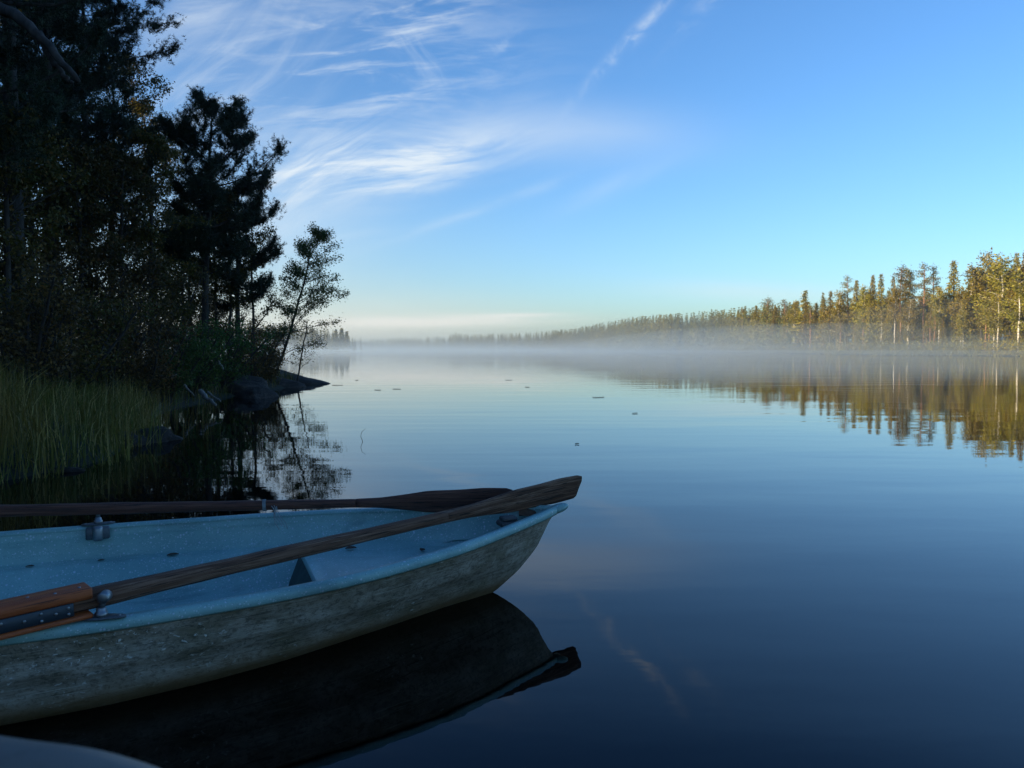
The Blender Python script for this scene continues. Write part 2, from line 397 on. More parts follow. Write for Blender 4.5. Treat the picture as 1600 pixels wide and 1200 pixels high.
def grow(rng, H, r0, lean=(0, 0), n1=26, f0=.3, L1=None, elev=20, curl=25, n2=9, L2=.38, n3=5, bias=None, biasamt=0.0, wob=.04, bend=0.0, k=8, d2=55):
    """trunk + branches + twigs -> wood MB, anchor points and directions for leaves"""
    wood = MB(); n = 14
    t = np.linspace(0, 1, n)
    w = np.cumsum(rng.normal(0, wob, (n, 2)), 0)*H/n*2
    tr = np.stack([lean[0]*(t**(1+bend))+w[:, 0]*t, lean[1]*(t**(1+bend))+w[:, 1]*t, H*t], 1)
    tr[0, 2] = -.25
    rad = r0*(1-t)**.8+.012; rad[0] *= 1.3
    wood.tube(tr, rad, k)
    A, D = [], []
    L1 = L1 or (lambda f: H*.28*(1-.6*f))
    for i in range(n1):
        f = f0+(1-f0)*((i+rng.uniform(0, 1))/n1); f = min(f, .985)
        az = rng.uniform(0, 2*math.pi) if i % 2 else (i*2.4) % (2*math.pi)
        L = L1((f-f0)/(1-f0))*rng.uniform(.65, 1.2)
        if bias is not None: L *= 1+biasamt*math.cos(az-bias)
        p = np.array([np.interp(f, t, tr[:, q]) for q in range(3)])
        e = R(elev+rng.normal(0, 10)); pts = [p]; m = 7; a = az
        for j in range(m):
            e2 = e+R(curl)*j/m; a += rng.normal(0, .10)
            e += rng.normal(0, .06)
            p = p+np.array([math.cos(a)*math.cos(e2), math.sin(a)*math.cos(e2), math.sin(e2)])*L/m; pts.append(p)
        pts = np.array(pts); rr = max(.006, r0*.34*(L/(H*.28))*(1-f*.5))
        br = np.linspace(rr, .004, m+1)
        wood.tube(pts, br, 5, False)
        A.append(pts[-1]); D.append(pts[-1]-pts[-2])
        for q in range(n2):
            g = rng.uniform(.25, 1.0); s_ = g*m; i0 = min(int(s_), m-1); pp = pts[i0]+(pts[i0+1]-pts[i0])*(s_-i0)
            bd = pts[i0+1]-pts[i0]; bd /= np.linalg.norm(bd)
            side = np.cross(bd, [0, 0, 1]); side /= np.linalg.norm(side)+1e-9
            sg = 1 if q % 2 else -1; ang = R(d2+rng.normal(0, 14))
            td = bd*math.cos(ang)+side*sg*math.sin(ang)+np.array([0, 0, rng.normal(.12, .22)])
            td /= np.linalg.norm(td); l2 = L*L2*(1.15-g*.75)*rng.uniform(.6, 1.2)
            q1 = pp+td*l2*.5+rng.normal(0, .02, 3); q2 = pp+td*l2+np.array([0, 0, l2*.12*math.copysign(1, curl)])
            wood.tube([pp, q1, q2], [.006, .004, .002], 3, False)
            for z in range(n3):
                h = (z+1)/n3; base = pp+(q2-pp)*h
                dd = td+rng.normal(0, .5, 3); A.append(base+dd*.03); D.append(dd)
    A.append(tr[-1]); D.append(np.array([0, 0, 1.]))
    return wood, np.array(A), np.array(D)

# ------------------------------------------------------------------ land and water
def poly(pts): return np.array(pts, float)
LAND_NEAR = poly([(-4.2, -1.0), (-4.7, 4), (-4.95, 6.4), (-4.55, 7.1), (-4.35, 8.2), (-4.9, 10), (-6.0, 12.5), (-6.8, 15.3), (-7.0, 18), (-7.1, 21), (-7.0, 24), (-7.2, 27.4), (-8.2, 29.2), (-10.5, 30.5), (-16, 33), (-30, 37), (-60, 40), (-120, 30), (-120, -60), (60, -60), (60, -6), (5, -2.8), (0, -1.4), (-2.5, -1.3)])
SHORE = [(1900, 90), (1700, 114), (1600, 131), (1500, 149), (1400, 164), (1300, 188), (1200, 250), (1100, 337), (1000, 400), (900, 590), (800, 770), (700, 860), (600, 1010), (480, 1100)]
SH = [((px-800)/1200*d, d) for px, d in SHORE]
LAND_FAR = poly([(120, 40), (180, 0), (700, -100), (1300, 300), (1200, 1200), (300, 1350), (-500, 1330), (-900, 1000), (-420, 1060)][:0]+SH[::-1]+[(130, 60), (190, 0), (700, -100), (1250, 200), (1200, 900), (500, 1300), (-300, 1380)])
LAND_ISLE = poly([(-90, 447), (-100, 438), (-160, 420), (-420, 380), (-900, 500), (-700, 900), (-350, 620), (-150, 490), (-96, 458)])
def sdist(P2, poly):
    """signed distance, positive on land"""
    d = np.full(len(P2), 1e9); inside = np.zeros(len(P2), bool); n = len(poly)
    for i in range(n):
        a, b = poly[i], poly[(i+1) % n]; e = b-a; w = P2-a
        t = np.clip((w@e)/(e@e), 0, 1); d = np.minimum(d, np.linalg.norm(w-t[:, None]*e, axis=1))
        c = ((a[1] > P2[:, 1]) != (b[1] > P2[:, 1]))
        xi = (b[0]-a[0])*(P2[:, 1]-a[1])/((b[1]-a[1]) if b[1] != a[1] else 1e-9)+a[0]
        inside ^= c & (P2[:, 0] < xi)
    return np.where(inside, d, -d)
def wobble(x, y):
    return .35*np.sin(x*.9+1.3*np.sin(y*.6))+.25*np.sin(y*1.7+x*.4)+.2*np.sin(x*2.9-y*2.1)
def height(x, y):
    x = np.atleast_1d(np.asarray(x, float)); y = np.atleast_1d(np.asarray(y, float)); Q = np.stack([x, y], 1)
    a = sdist(Q, LAND_NEAR); f = np.maximum(sdist(Q, LAND_FAR), sdist(Q, LAND_ISLE))
    ha = np.where(a > 0, .75*(1-np.exp(-a/2.2))+.03*a*(a < 40)+.03*40*(a >= 40)+.10*wobble(x, y)*np.clip(a, 0, 1), -9)
    hf = np.where(f > 0, np.minimum(7, .15+.045*f)+.2*wobble(x*.1, y*.1)*np.clip(f/5, 0, 1), -9)
    dd = np.maximum(a, f); hw = -np.minimum(2.2, .03+.35*np.maximum(-dd, 0))
    return np.where(dd > 0, np.maximum(ha, hf), hw)
def gz(x, y): return float(height(x, y)[0])
mb = MB()
rr = np.concatenate([np.geomspace(.4, 60, 150), np.geomspace(63, 1420, 90)]); th = np.linspace(0, 2*math.pi, 541)[:-1]
X = rr[:, None]*np.sin(th)[None]; Y = rr[:, None]*np.cos(th)[None]
Z = height(X.ravel(), Y.ravel()).reshape(X.shape)
mb.grid(np.stack([X, Y, Z], -1), closed=True)
c0 = mb.off; mb.V.append(np.array([[0, 0, gz(0, 0)]])); mb.F.append(np.array([[j, (j+1) % 540, c0] for j in range(540)])); mb.off += 1
tag(mb.build('ground', M['ground'], smooth=True), kind='structure')
mb = MB(); k = 96; a = np.arange(k)*2*math.pi/k
mb.add(np.stack([1400*np.cos(a), 1400*np.sin(a), 0*a], 1), [list(range(k))])
tag(mb.build('water', M['water']), kind='structure')

# ------------------------------------------------------------------ the rowing boat
TIP = G(866, 795, .39); ANG = R(22)
boat = thing('rowing_boat', 'weathered rowing boat, speckled pale blue inside with a dirty grey-green hull, on dark water', 'boat', (TIP.x, TIP.y, 0), ANG)
S_T = [0, .12, .35, .6, .83, 1.1, 1.4, 1.9, 2.5, 3.3, 4.1]
W_T = [.022, .115, .262, .42, .525, .63, .70, .765, .785, .74, .62]
WL_S = [.33, .45, .6, .94, 1.13, 1.39, 1.66, 1.98, 2.27, 3.3, 4.1]; WL_W = [.0, .05, .11, .28, .37, .49, .58, .65, .68, .64, .52]
def gun(s): return .325+.075*max(0, 1-s/2.2)**2
def hw(s): return float(np.interp(s, S_T, W_T))
def wlw(s): return float(np.interp(s, WL_S, WL_W))
def smooth_w(s):  # averaged so that the plan outline has no corners
    return sum(hw(max(0, s+q)) for q in (-.12, -.06, 0, .06, .12))/5 if s > .15 else hw(s)
def stem_z(s):    # lowest point of the hull at s
    if s < .33: return float(np.interp(s, [0, .03, .1, .2, .33], [.37, .33, .20, .095, .0]))
    return float(np.interp(s, [.33, .7, 1.4, 2.5, 4.1], [0, -.09, -.13, -.14, -.12]))
def outer(s, m=15):
    """half section of the outer skin from rim down to keel: list of (lateral, z)"""
    g, w, zb = gun(s)-.018, smooth_w(s), stem_z(s); out = []
    for i in range(m):
        t = i/(m-1)
        if s < .34:
            z = g+(zb-g)*t; lat = w*(1-t)**.85*(1+.25*t)
        else:
            ta = .72
            if t <= ta:
                q = t/ta; z = g*(1-q); lat = w+(wlw(s)-w)*(q**1.25)
            else:
                q = (t-ta)/(1-ta); lat = wlw(s)*(1-q); z = zb*(1-(1-q)**2)
            lat += (.017*((i % 4) == 0)*(i > 0)+.009*((i % 4) == 1)*(i > 1)+.002*((i % 4) == 2)*(i > 2))*(t < .8)*min(1, s/.5)
        out.append((max(lat, .004), z))
    return out
ss = np.concatenate([np.linspace(0.0, .34, 12), np.linspace(.38, 4.1, 46)])
mb = MB()
rows = []
for s in ss:
    sec = outer(s); L = [(-s, -l, z) for l, z in sec]; Rr = [(-s, l, z) for l, z in sec[::-1]]
    rows.append(L+Rr)
rows = np.array(rows); mb.grid(rows)
m_ = rows.shape[1]; o = (len(ss)-1)*m_; mb.F.append(np.array([[o+q for q in range(m_)]]))
hull = mb.build('hull', M['hull'], boat, smooth=True)
# inner skin with a moulded side ledge
def inner(s):
    g = gun(s); w = max(smooth_w(s)-.045, .004)
    # half-width available inside the outer skin at height z
    sec = outer(s); zs = np.array([p[1] for p in sec])[::-1]; ls = np.array([p[0] for p in sec])[::-1]
    def lim(z, pad): return max(.002, min(w, float(np.interp(z, zs, ls))-pad))
    zb = stem_z(s)+.03
    fl = max(.02, zb)
    led = .085 if s > .5 else .0
    z1 = max(fl, g-.150); z2 = max(fl, g-.153); z3 = max(fl, g-.172); z4 = max(fl, g-.178)
    L1_ = lim(z1, .03)
    pts = [(w, g-.001), (w, g-.034), (max(.002, w-.002), g-.036), (max(.002, lim(g-.05, .030)), g-.050), (max(.002, lim(g-.055, .030)), g-.055), (max(.002, L1_), z1+.002*(z1 > fl)),
           (max(.002, L1_-.004), z2), (max(.002, L1_-led+.012), z2-.001), (max(.002, L1_-led), z2-.006*(z2 > fl)), (max(.002, lim(z4, .035)-led-.004), z4),
           (max(.002, lim(max(fl, .06), .06)-led), max(fl, .06)), (max(.002, lim(fl, .10)-led), fl), (.001, fl)]
    return pts
mb = MB(); rows = []
for s in np.concatenate([np.linspace(.04, .4, 8), np.linspace(.46, 4.07, 44)]):
    sec = inner(s); rows.append([(-s, -l, z) for l, z in sec]+[(-s, l, z) for l, z in sec[::-1]])
rows = np.array(rows); mb.grid(rows); m_ = rows.shape[1]
o = (len(rows)-1)*m_; mb.F.append(np.array([[o+q for q in range(m_)]]))
mb.build('inner_liner', M['gel'], boat, smooth=True)
# rim: rolled lip all round, both sides meeting in a blunt nose
mb = MB(); prof = [(-.048, -.012), (-.046, -.002), (-.036, .005), (-.012, .007), (.004, .003), (.012, -.008), (.013, -.026), (.006, -.034), (-.004, -.030)]
for sg in (-1, 1):
    rows = []
    for s in np.concatenate([np.linspace(.0, .34, 14), np.linspace(.4, 4.1, 44)]):
        w = smooth_w(s); g = gun(s)
        rows.append([(-s, sg*max(w+a, -.0 if s > .06 else .0), g+z) for a, z in prof])
    mb.grid(np.array(rows), closed=True)
mb.build('gunwale_rim', M['gel'], boat, smooth=True)
mb = MB(); # blunt nose cap, a rounded lump
u = np.linspace(0, math.pi, 9); v = np.linspace(0, 2*math.pi, 17)[:-1]
g0 = gun(0)
mb.grid(np.array([[(.02+.058*math.cos(a), .034*math.sin(a)*math.cos(b), g0-.010+.024*math.sin(a)*math.sin(b)+.012*math.cos(a)) for b in v] for a in u]), closed=True)
mb.build('bow_nose', M['gel'], boat, smooth=True)
mb = MB(); w4 = smooth_w(4.1)
mb.box(-4.14, -4.08, -w4, w4, .29, .335, .01); mb.build('transom_cap', M['gel'], boat)
def bench(name, s0, s1, z, drop):
    mb = MB(); rows = []
    n = max(4, int((s1-s0)/.05)); m = 13
    for i in range(n+1):
        s = s0+(s1-s0)*i/n; sec = outer(s); zs = np.array([p[1] for p in sec])[::-1]; ls = np.array([p[0] for p in sec])[::-1]
        w = max(.004, float(np.interp(z, zs, ls))-.028); e = min(i, n-i)/1.0
        edge = .012*max(0, 1-(n-i)/.8)
        rows.append([(-s, w*(-1+2*j/(m-1)), z-edge+.006*(abs(-1+2*j/(m-1))**6)) for j in range(m)])
    # rolled aft edge and front panel
    s = s1; sec = outer(s)
    for ds, dz in ((.006, -.004), (.012, -.014), (.013, -.030), (.006, -.036), (-.006, -.034)):
        zz = z+dz; zs = np.array([p[1] for p in sec])[::-1]; ls = np.array([p[0] for p in sec])[::-1]
        w = max(.004, float(np.interp(zz, zs, ls))-.03)
        rows.append([(-s-ds, w*(-1+2*j/(m-1)), zz) for j in range(m)])
    if s0 > 1.5:
        s = s0; first = []
        for ds, dz in ((-.004, -drop), (-.012, -.03)):
            zz = z+dz; w = max(.004, float(np.interp(zz, [p[1] for p in outer(s)][::-1], [p[0] for p in outer(s)][::-1]))-.03)
            first.append([(-s-ds, w*(-1+2*j/(m-1)), zz) for j in range(m)])
        rows = first+rows
    mb.grid(np.array(rows)); seat = mb.build(name, M['gel'], boat, smooth=True)
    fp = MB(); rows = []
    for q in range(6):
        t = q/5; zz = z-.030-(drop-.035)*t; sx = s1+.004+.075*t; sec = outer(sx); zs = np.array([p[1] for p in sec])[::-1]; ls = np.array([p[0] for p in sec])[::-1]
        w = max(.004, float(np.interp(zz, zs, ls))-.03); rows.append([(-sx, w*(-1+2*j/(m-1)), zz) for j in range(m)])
    fp.grid(np.array(rows)); o = fp.build('seat_front', M['shadegrime'], seat, smooth=True); o['label'] = 'grimy front face below the blue seat, its shade put into the dark colour'
    return seat
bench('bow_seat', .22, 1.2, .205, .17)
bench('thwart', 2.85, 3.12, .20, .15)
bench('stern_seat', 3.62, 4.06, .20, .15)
mb = MB(); mb.box(-.30, -.20, -.05, .045, .325, .352, .006); mb.box(-.29, -.215, -.035, .03, .353, .372, .005)
o = mb.build('bow_block', M['jetty'], boat); o['label'] = 'small grey worn wooden block inside the bow'

def oarlock(s, side, turn, upright):
    """lobed plate on the rim, bushing, bent pin and rounded cap"""
    w = smooth_w(s)-.016; g = gun(s)+.008
    e = thing('oarlock', None, None, (-s, side*w, g), turn); e.parent = boat
    del_keys = [k for k in ('label', 'category') if k in e.keys()]
    for k in del_keys: del e[k]
    mb = MB(); n = 36; ring = []
    for i in range(n):
        a = i*2*math.pi/n; r = 1+.12*math.cos(3*a)*(1 if abs(math.cos(a)) < .9 else .3)
        x, y = .072*math.cos(a)*(1+.05*math.cos(2*a)), .028*math.sin(a)*r
        ring.append((x, y))
    V = [(x, y, 0) for x, y in ring]+[(x, y, .006) for x, y in ring]
    F = [(i, (i+1) % n, n+(i+1) % n, n+i) for i in range(n)]
    mb.add(V, F); o_ = mb.off-2*n; mb.F.append(np.array([[o_+n+i for i in range(n)]])); mb.F.append(np.array([[o_+i for i in range(n)][::-1]]))
    mb.build('base_plate', M['castmetal'], e)
    mb = MB(); mb.tube([(0, 0, .006), (0, 0, .020), (0, 0, .021), (0, 0, .032), (0, 0, .036)], [.020, .019, .015, .015, .011], 16); mb.build('bushing', M['galv'], e, True)
    for sx in (-1, 1):
        mb = MB(); mb.tube([(sx*.055, 0, .0055), (sx*.055, 0, .010)], [.006, .005], 10); mb.build('screw', M['galv'], e)
    if upright:
        mb = MB(); mb.tube([(0, 0, .03), (.004, 0, .045), (.010, 0, .060), (.012, .0, .068)], [.010, .009, .010, .011], 12); mb.build('pin', M['castmetal'], e, True)
        mb = MB(); mb.tube([(.012, -.022, .070), (.012, -.019, .070), (.012, .014, .070), (.012, .018, .070)], [.012, .0185, .0185, .012], 18); mb.build('pin_cap', M['galv'], e, True)
    else:
        mb = MB(); mb.tube([(0, 0, .03), (0, 0, .06), (0, 0, .085)], [.010, .009, .008], 12); mb.build('pin', M['galv'], e, True)
        mb = MB(); mb.box(-.052, .052, -.075, -.034, -.060, -.002, .006); mb.build('bracket', M['castmetal'], e)
        mb = MB(); mb.tube([(0, -.072, -.064), (0, -.072, -.05), (0, -.072, -.008), (0, -.072, .004)], [.020, .024, .024, .019], 18); mb.build('socket', M['galv'], e, True)
    return e
lockN = oarlock(1.965, -1, R(-14), True)
lockF = oarlock(2.14, 1, R(4), False)

# ------------------------------------------------------------------ oars (lie across the boat: things of their own)
def oar(name, label, A, B, roll, shaftR, bladeL, bladeW, mats, handle_back):
    """A: a point on the axis near the rowlock, B: blade tip. local x runs along the oar"""
    d = (B-A); L = d.length; e = thing(name, label, 'oar', A)
    q = d.to_track_quat('X', 'Z'); e.rotation_mode = 'QUATERNION'; e.rotation_quaternion = q
    # shaft
    mb = MB(); rows = []; k = 14
    xs = np.linspace(-handle_back, L-bladeL*.96, 40)
    for i, x in enumerate(xs):
        r = shaftR*float(np.interp(x, [-handle_back, 0, L-bladeL], [1.0, 1.0, .80]))
        wv = 1+.03*math.sin(x*9+1)+.02*math.sin(x*23)
        ring = []
        for j in range(k):
            a = j*2*math.pi/k; c, s = math.cos(a), math.sin(a)
            p = .55 if x < .1 else .75
            ring.append((x, r*wv*.92*math.copysign(abs(c)**p, c), r*wv*math.copysign(abs(s)**p, s)))
        rows.append(ring)
    mb.grid(np.array(rows), closed=True); n = len(rows)
    mb.F.append(np.array([list(range(k))[::-1]])); mb.F.append(np.array([[(n-1)*k+j for j in range(k)]]))
    mb.build('shaft', mats[0], e, True)
    # blade: flattens and widens towards a worn square tip
    mb = MB(); rows = []; rng = np.random.default_rng(5)
    cr, sr = math.cos(roll), math.sin(roll)
    for i in range(26):
        t = i/25; x = L-bladeL+bladeL*t
        wd = float(np.interp(t, [0, .15, .45, .8, .97, 1], [shaftR*.80, shaftR*.95, bladeW*.42, bladeW*.5, bladeW*.49, bladeW*.42]))
        tk = float(np.interp(t, [0, .2, .5, 1], [shaftR*.8, shaftR*.62, .013, .008]))
        wd *= 1+.02*math.sin(t*17)
        ring = []
        for j in range(k):
            a = j*2*math.pi/k; c, s = math.cos(a), math.sin(a)
            lx = x-(0.02*(s < -.3)*(t > .97)+.012*(abs(s) < .25)*(t > .97))
            y, z = tk*math.copysign(abs(c)**.8, c), wd*math.copysign(abs(s)**.8, s)
            ring.append((lx, y*cr-z*sr, y*sr+z*cr))
        rows.append(ring)
    mb.grid(np.array(rows), closed=True); n = len(rows)
    mb.F.append(np.array([[(n-1)*k+j for j in range(k)]])); mb.F.append(np.array([list(range(k))[::-1]]))
    mb.build('blade', mats[1], e, True)
    return e
A1 = P(150, 933, 2.47); B1 = P(906, 759, 4.10)
near_oar = oar('oar', 'nearer oar, grey-brown weathered wood mended with orange boards, its blade past the bow', A1, B1, R(14), .032, .92, .138, (M['oar'], M['oar']), 1.5)
A2 = P(170, 794.5, 3.62); B2 = P(800, 781, 3.98)
far_oar = oar('oar', 'farther oar of dark reddish wet wood lying along the far rim of the boat, unmended', A2, B2, R(8), .027, .80, .135, (M['oardark'], M['oardark']), 1.3)
# splice on the near oar: two boards and a metal plate with screws (local x negative = towards the handle)
def up_axes(e):
    q = e.rotation_quaternion; return q @ Vector((0, 1, 0)), q @ Vector((0, 0, 1))
mb = MB(); mb.box(-1.2, -.02, -.044, .044, .011, .047, .004); mb.build('splint_board', M['splint'], near_oar)
mb = MB(); mb.box(-1.2, -.022, -.044, .044, -.052, -.036, .004); mb.build('splint_board', M['splint'], near_oar)
mb = MB(); mb.box(-1.2, -.075, -.0415, -.036, -.033, .010, .0015); mb.build('splice_plate', M['platemetal'], near_oar)
rng = np.random.default_rng(3)
for i, (x, z) in enumerate([(-.09, -.002), (-.09, -.022), (-.125, -.012), (-.165, -.001), (-.165, -.024), (-.21, -.012), (-.27, -.003), (-.30, -.02), (-.30, -.001), (-.37, -.02), (-.40, -.004), (-.46, -.016)]):
    mb = MB(); mb.tube([(x, -.040, z), (x, -.0428, z), (x, -.0440, z)], [.0052, .0048, .002], 10); mb.build('screw', M['galv'], near_oar, True)
for x, y in [(-.05, -.012), (-.12, -.02), (-.19, .004), (-.30, -.016), (-.40, .01)]:
    mb = MB(); mb.tube([(x, y, .046), (x, y, .0485), (x, y, .0495)], [.0055, .005, .002], 10); mb.build('screw', M['galv'], near_oar, True)
# frayed cord on the far oar
mb = MB(); rng = np.random.default_rng(8)
for q in range(1):
    x0 = .74+rng.uniform(0, .02); pts = []
    for t in np.linspace(0, 1, 9):
        pts.append((x0+.035*t+.006*math.sin(t*7+q), -.026-.02*t, .0-.115*t+.004*math.sin(t*9+q*2)))
    mb.tube(pts, .0018, 5)
wr = MB()
for q in range(4):
    wr.tube([(x+.004*q, .028*math.cos(a)-.001, .028*math.sin(a)) for x, a in [(.70+.01*j/16, j*2*math.pi/16) for j in range(17)]], .0022, 5)
for q in range(4):
    st_ = MB(); x0 = .745+.008*q; st_.tube([(x0+.03*t*(1+.3*q)+.006*math.sin(t*7+q), -.026-.02*t, -.115*t*(.7+.1*q)+.004*math.sin(t*9+q*2)) for t in np.linspace(0, 1, 9)], .0016, 5)
    st_.build('cord_strand', M['cord'], far_oar)
mb.build('frayed_cord', M['cord'], far_oar); wr.build('cord_wrapping', M['cord'], far_oar)

# dry leaves and twigs lying in the boat
bm_inv = lambda s, lat, z: Vector((TIP.x-s*math.cos(ANG)-lat*math.sin(ANG), TIP.y-s*math.sin(ANG)+lat*math.cos(ANG), z))
def dry_leaf(pos, size, rz, tilt, label, cat='leaf', name='dry_leaf'):
    mb = MB(); n = 9; rows = []
    for i in range(n):
        t = i/(n-1); w = size*.32*math.sin(math.pi*min(1, t*1.02))**.7+.0006
        rows.append([(size*(t-.5), w*q, size*.06*math.sin(t*3)+size*.05*q*q+.003) for q in (-1, -.5, 0, .5, 1)])
    mb.grid(np.array(rows)); rows2 = np.array(rows); rows2[:, :, 2] -= .001; mb.grid(rows2[:, ::-1])
    o = mb.build(name, M['deadleaf'], None, True); o.location = pos; o.rotation_euler = (tilt, 0, rz)
    return tag(o, label, cat)
dry_leaf(bm_inv(.15, -.0, .372), .12, .8, .3, 'crumpled rusty brown leaf wedged in the point of the bow')
dry_leaf(bm_inv(.34, .03, .24), .13, 2.2, .5, 'dark brown leaf on the bow seat below the oar blade')
dry_leaf(bm_inv(.98, .28, .212), .055, .3, .1, 'small dry leaf on the bow seat beneath the middle of the near oar')
dry_leaf(bm_inv(.66, .12, .212), .04, 1.3, .2, 'tiny dry leaf on the bow seat close to the near rim')
lp = P(182, 880.5, 3.36)
def on_ledge(s, lab, size, rz):
    sec = inner(s); l, z = sec[7]; dry_leaf(bm_inv(s, l+.012, z+.002), size, ANG+rz*.2, 0, lab)
on_ledge(2.12, 'brown leaf scrap on the far side ledge below the far oarlock', .03, .4)
on_ledge(2.42, 'leaf scrap on the far side ledge nearest the left edge of the photo', .035, .2)
on_ledge(1.80, 'thin curled leaf on the far side ledge between the oarlock and the cord', .055, .35)

# ------------------------------------------------------------------ jetty and its hand rail (blurred, bottom left)
jet = thing('jetty', 'jetty with a blurred pale grey rail crossing the bottom left corner', 'jetty', (-.3, .5, 0), R(-16))
mb = MB()
for i in range(18):
    y = -.02-.145*i; mb.box(-.9, .9, y-.135, y, .33, .36, .004)
mb.build('deck', M['jetty'], jet)
mb = MB(); mb.box(-.8, -.7, -2.6, -.03, .22, .328, .004); mb.box(.7, .8, -2.6, -.03, .22, .328, .004); mb.build('beams', M['jetty'], jet)
for x, y in ((-.75, -.1), (.75, -.1), (-.75, -1.4), (.75, -1.4)):
    mb = MB(); mb.tube([(x, y, -1.6), (x, y, .218)], .05, 12); mb.build('pile', M['jetty'], jet, True)
R0 = np.array([G(0, 1150, .92)[:], G(120, 1163, .92)[:], G(235, 1200, .905)[:]])
l_ = lambda p: np.array([(p[0]+.3)*math.cos(R(16))-(p[1]-.5)*math.sin(R(16)), (p[0]+.3)*math.sin(R(16))+(p[1]-.5)*math.cos(R(16)), p[2]-.040])
a0, a1, a2 = l_(R0[0]), l_(R0[1]), l_(R0[2])
mb = MB(); path = [(a0[0]-.62, a0[1], .36), (a0[0]-.62, a0[1], .82), (a0[0]-.58, a0[1], .875), (a0[0]-.5, a0[1], a0[2]), (a0[0]-.2, a0[1], a0[2]), tuple(a0), tuple(a1), tuple(a2), (a2[0]+.04, a2[1]-.02, a2[2]-.03), (a2[0]+.06, a2[1]-.05, a2[2]-.08), (a2[0]+.06, -.06, a2[2]-.2), (a2[0]+.06, -.06, .36)]
P_ = np.array(path); tt = np.linspace(0, len(P_)-1, 60); P_ = np.stack([np.interp(tt, range(len(P_)), P_[:, q]) for q in range(3)], 1)
for _ in range(3): P_[1:-1] = (P_[:-2]+P_[1:-1]*2+P_[2:])/4
mb.tube(P_, .034, 16); mb.build('hand_rail', M['paintedpipe'], jet, True)

# ------------------------------------------------------------------ rocks and driftwood
def rock(loc, dims, seed, rz, label, name='rock', mat='rock', sharp=.34, taper=0.0):
    mb = MB(); nu, nv = 26, 44; rows = []
    for i in range(nu):
        a = math.pi*i/(nu-1); row = []
        for j in range(nv):
            b = 2*math.pi*j/nv; v = Vector((math.sin(a)*math.cos(b), math.sin(a)*math.sin(b), math.cos(a)))
            n_ = mnoise.noise(v*1.3+Vector((seed, seed*2, 0)))*sharp+mnoise.noise(v*3.1+Vector((seed, 0, 5)))*sharp*.35
            # planar facets
            f = 1+n_
            for q in range(5):
                pn = Vector((math.cos(seed*3+q*2.3), math.sin(seed*5+q*1.9), .5*math.sin(seed+q))).normalized()
                dd = v.dot(pn)*f
                if dd > .80: f *= .80/dd
            f += mnoise.noise(v*6+Vector((seed, 1, 2)))*.035+mnoise.noise(v*15+Vector((seed, 1, 2)))*.018
            tp = 1-taper*max(0, v.x)**1.0; row.append((v.x*f*dims[0], v.y*f*dims[1]*tp, v.z*f*dims[2]*tp))
        rows.append(row)
    mb.grid(np.array(rows), closed=True)
    o = mb.build(name, M[mat], None, True); o.location = loc; o.rotation_euler = (0, 0, rz); return tag(o, label, 'rock')
rock((-9.25, 26.9, -.14), (3.0, 2.0, .92), 4.2, 0, 'big smooth dark rock slab sloping into the water at the tip of the wooded point', sharp=.10, taper=.62)
rock((-7.9, 24.2, -.10), (1.3, .9, .42), 1.7, .3, 'low dark rock between the sloping slab and the boulders')
rock(tuple(G(362, 618, 0)+Vector((-.1, .5, .05))), (1.1, .8, .46), 2.9, -.2, 'largest dark boulder on the shore, with a pale patch leaning on it')
rock(tuple(G(300, 622, 0)+Vector((0, .5, .02))), (.62, .6, .40), 5.4, .5, 'dark boulder just left of the largest shore boulder')
rock(tuple(G(333, 612, 0)+Vector((.1, -.2, .25))), (.13, .10, .16), 7.7, .1, 'small pale stone lodged between the dark shore boulders', mat='palerock')
rock(tuple(G(395, 622, 0)+Vector((0, .2, -.05))), (.5, .5, .28), 8.3, 0, 'low flat rock at the waterline right of the largest boulder')
rock(tuple(G(236, 690, 0)+Vector((0, .1, .0))), (.30, .26, .17), 3.3, .2, 'wet dark rock standing in the water beside the grass')
rock(tuple(G(206, 700, 0)+Vector((-.2, .3, .0))), (.28, .22, .15), 9.9, 1.0, 'dark rock half hidden in grass left of the wet rock')
rock(tuple(G(98, 737, 0)+Vector((0, .05, -.01))), (.22, .12, .055), 6.1, 0, 'low flat stone barely above the water in front of the grass')
def stick(pts, r, label, name='driftwood', mat='deadwood', cat='driftwood'):
    mb = MB(); c = Vector(pts[0]); n = 14; Q = np.array([list(p) for p in pts]); t = np.linspace(0, len(Q)-1, n)
    Q = np.stack([np.interp(t, range(len(Q)), Q[:, k]) for k in range(3)], 1); Q += np.random.default_rng(len(label)).normal(0, r*.25, Q.shape)
    mb.tube(Q-np.array(c[:]), np.linspace(r, r*.45, n), 8)
    o = mb.build(name, M[mat], None, True); o.location = c; return tag(o, label, cat)
stick([P(288, 601, 15.3), P(303, 618, 15.1)], .022, 'short pale stick leaning on the left shore boulder')
stick([P(313, 612, 15.0), P(338, 634, 14.3)], .05, 'thickest pale driftwood log propped between the boulders, lower end in the water')
stick([P(325, 613, 15.4), P(345, 627, 14.8)], .025, 'thin pale branch beside the thickest driftwood log')
stick([P(341, 566, 17.5), P(349, 577, 17.3)], .035, 'broken pale branch stub in the bushes above the boulders')
stick([P(206, 587, 15.5), P(240, 596, 15), P(276, 585, 15)], .022, 'bare grey branch arching in the brush left of the boulders')

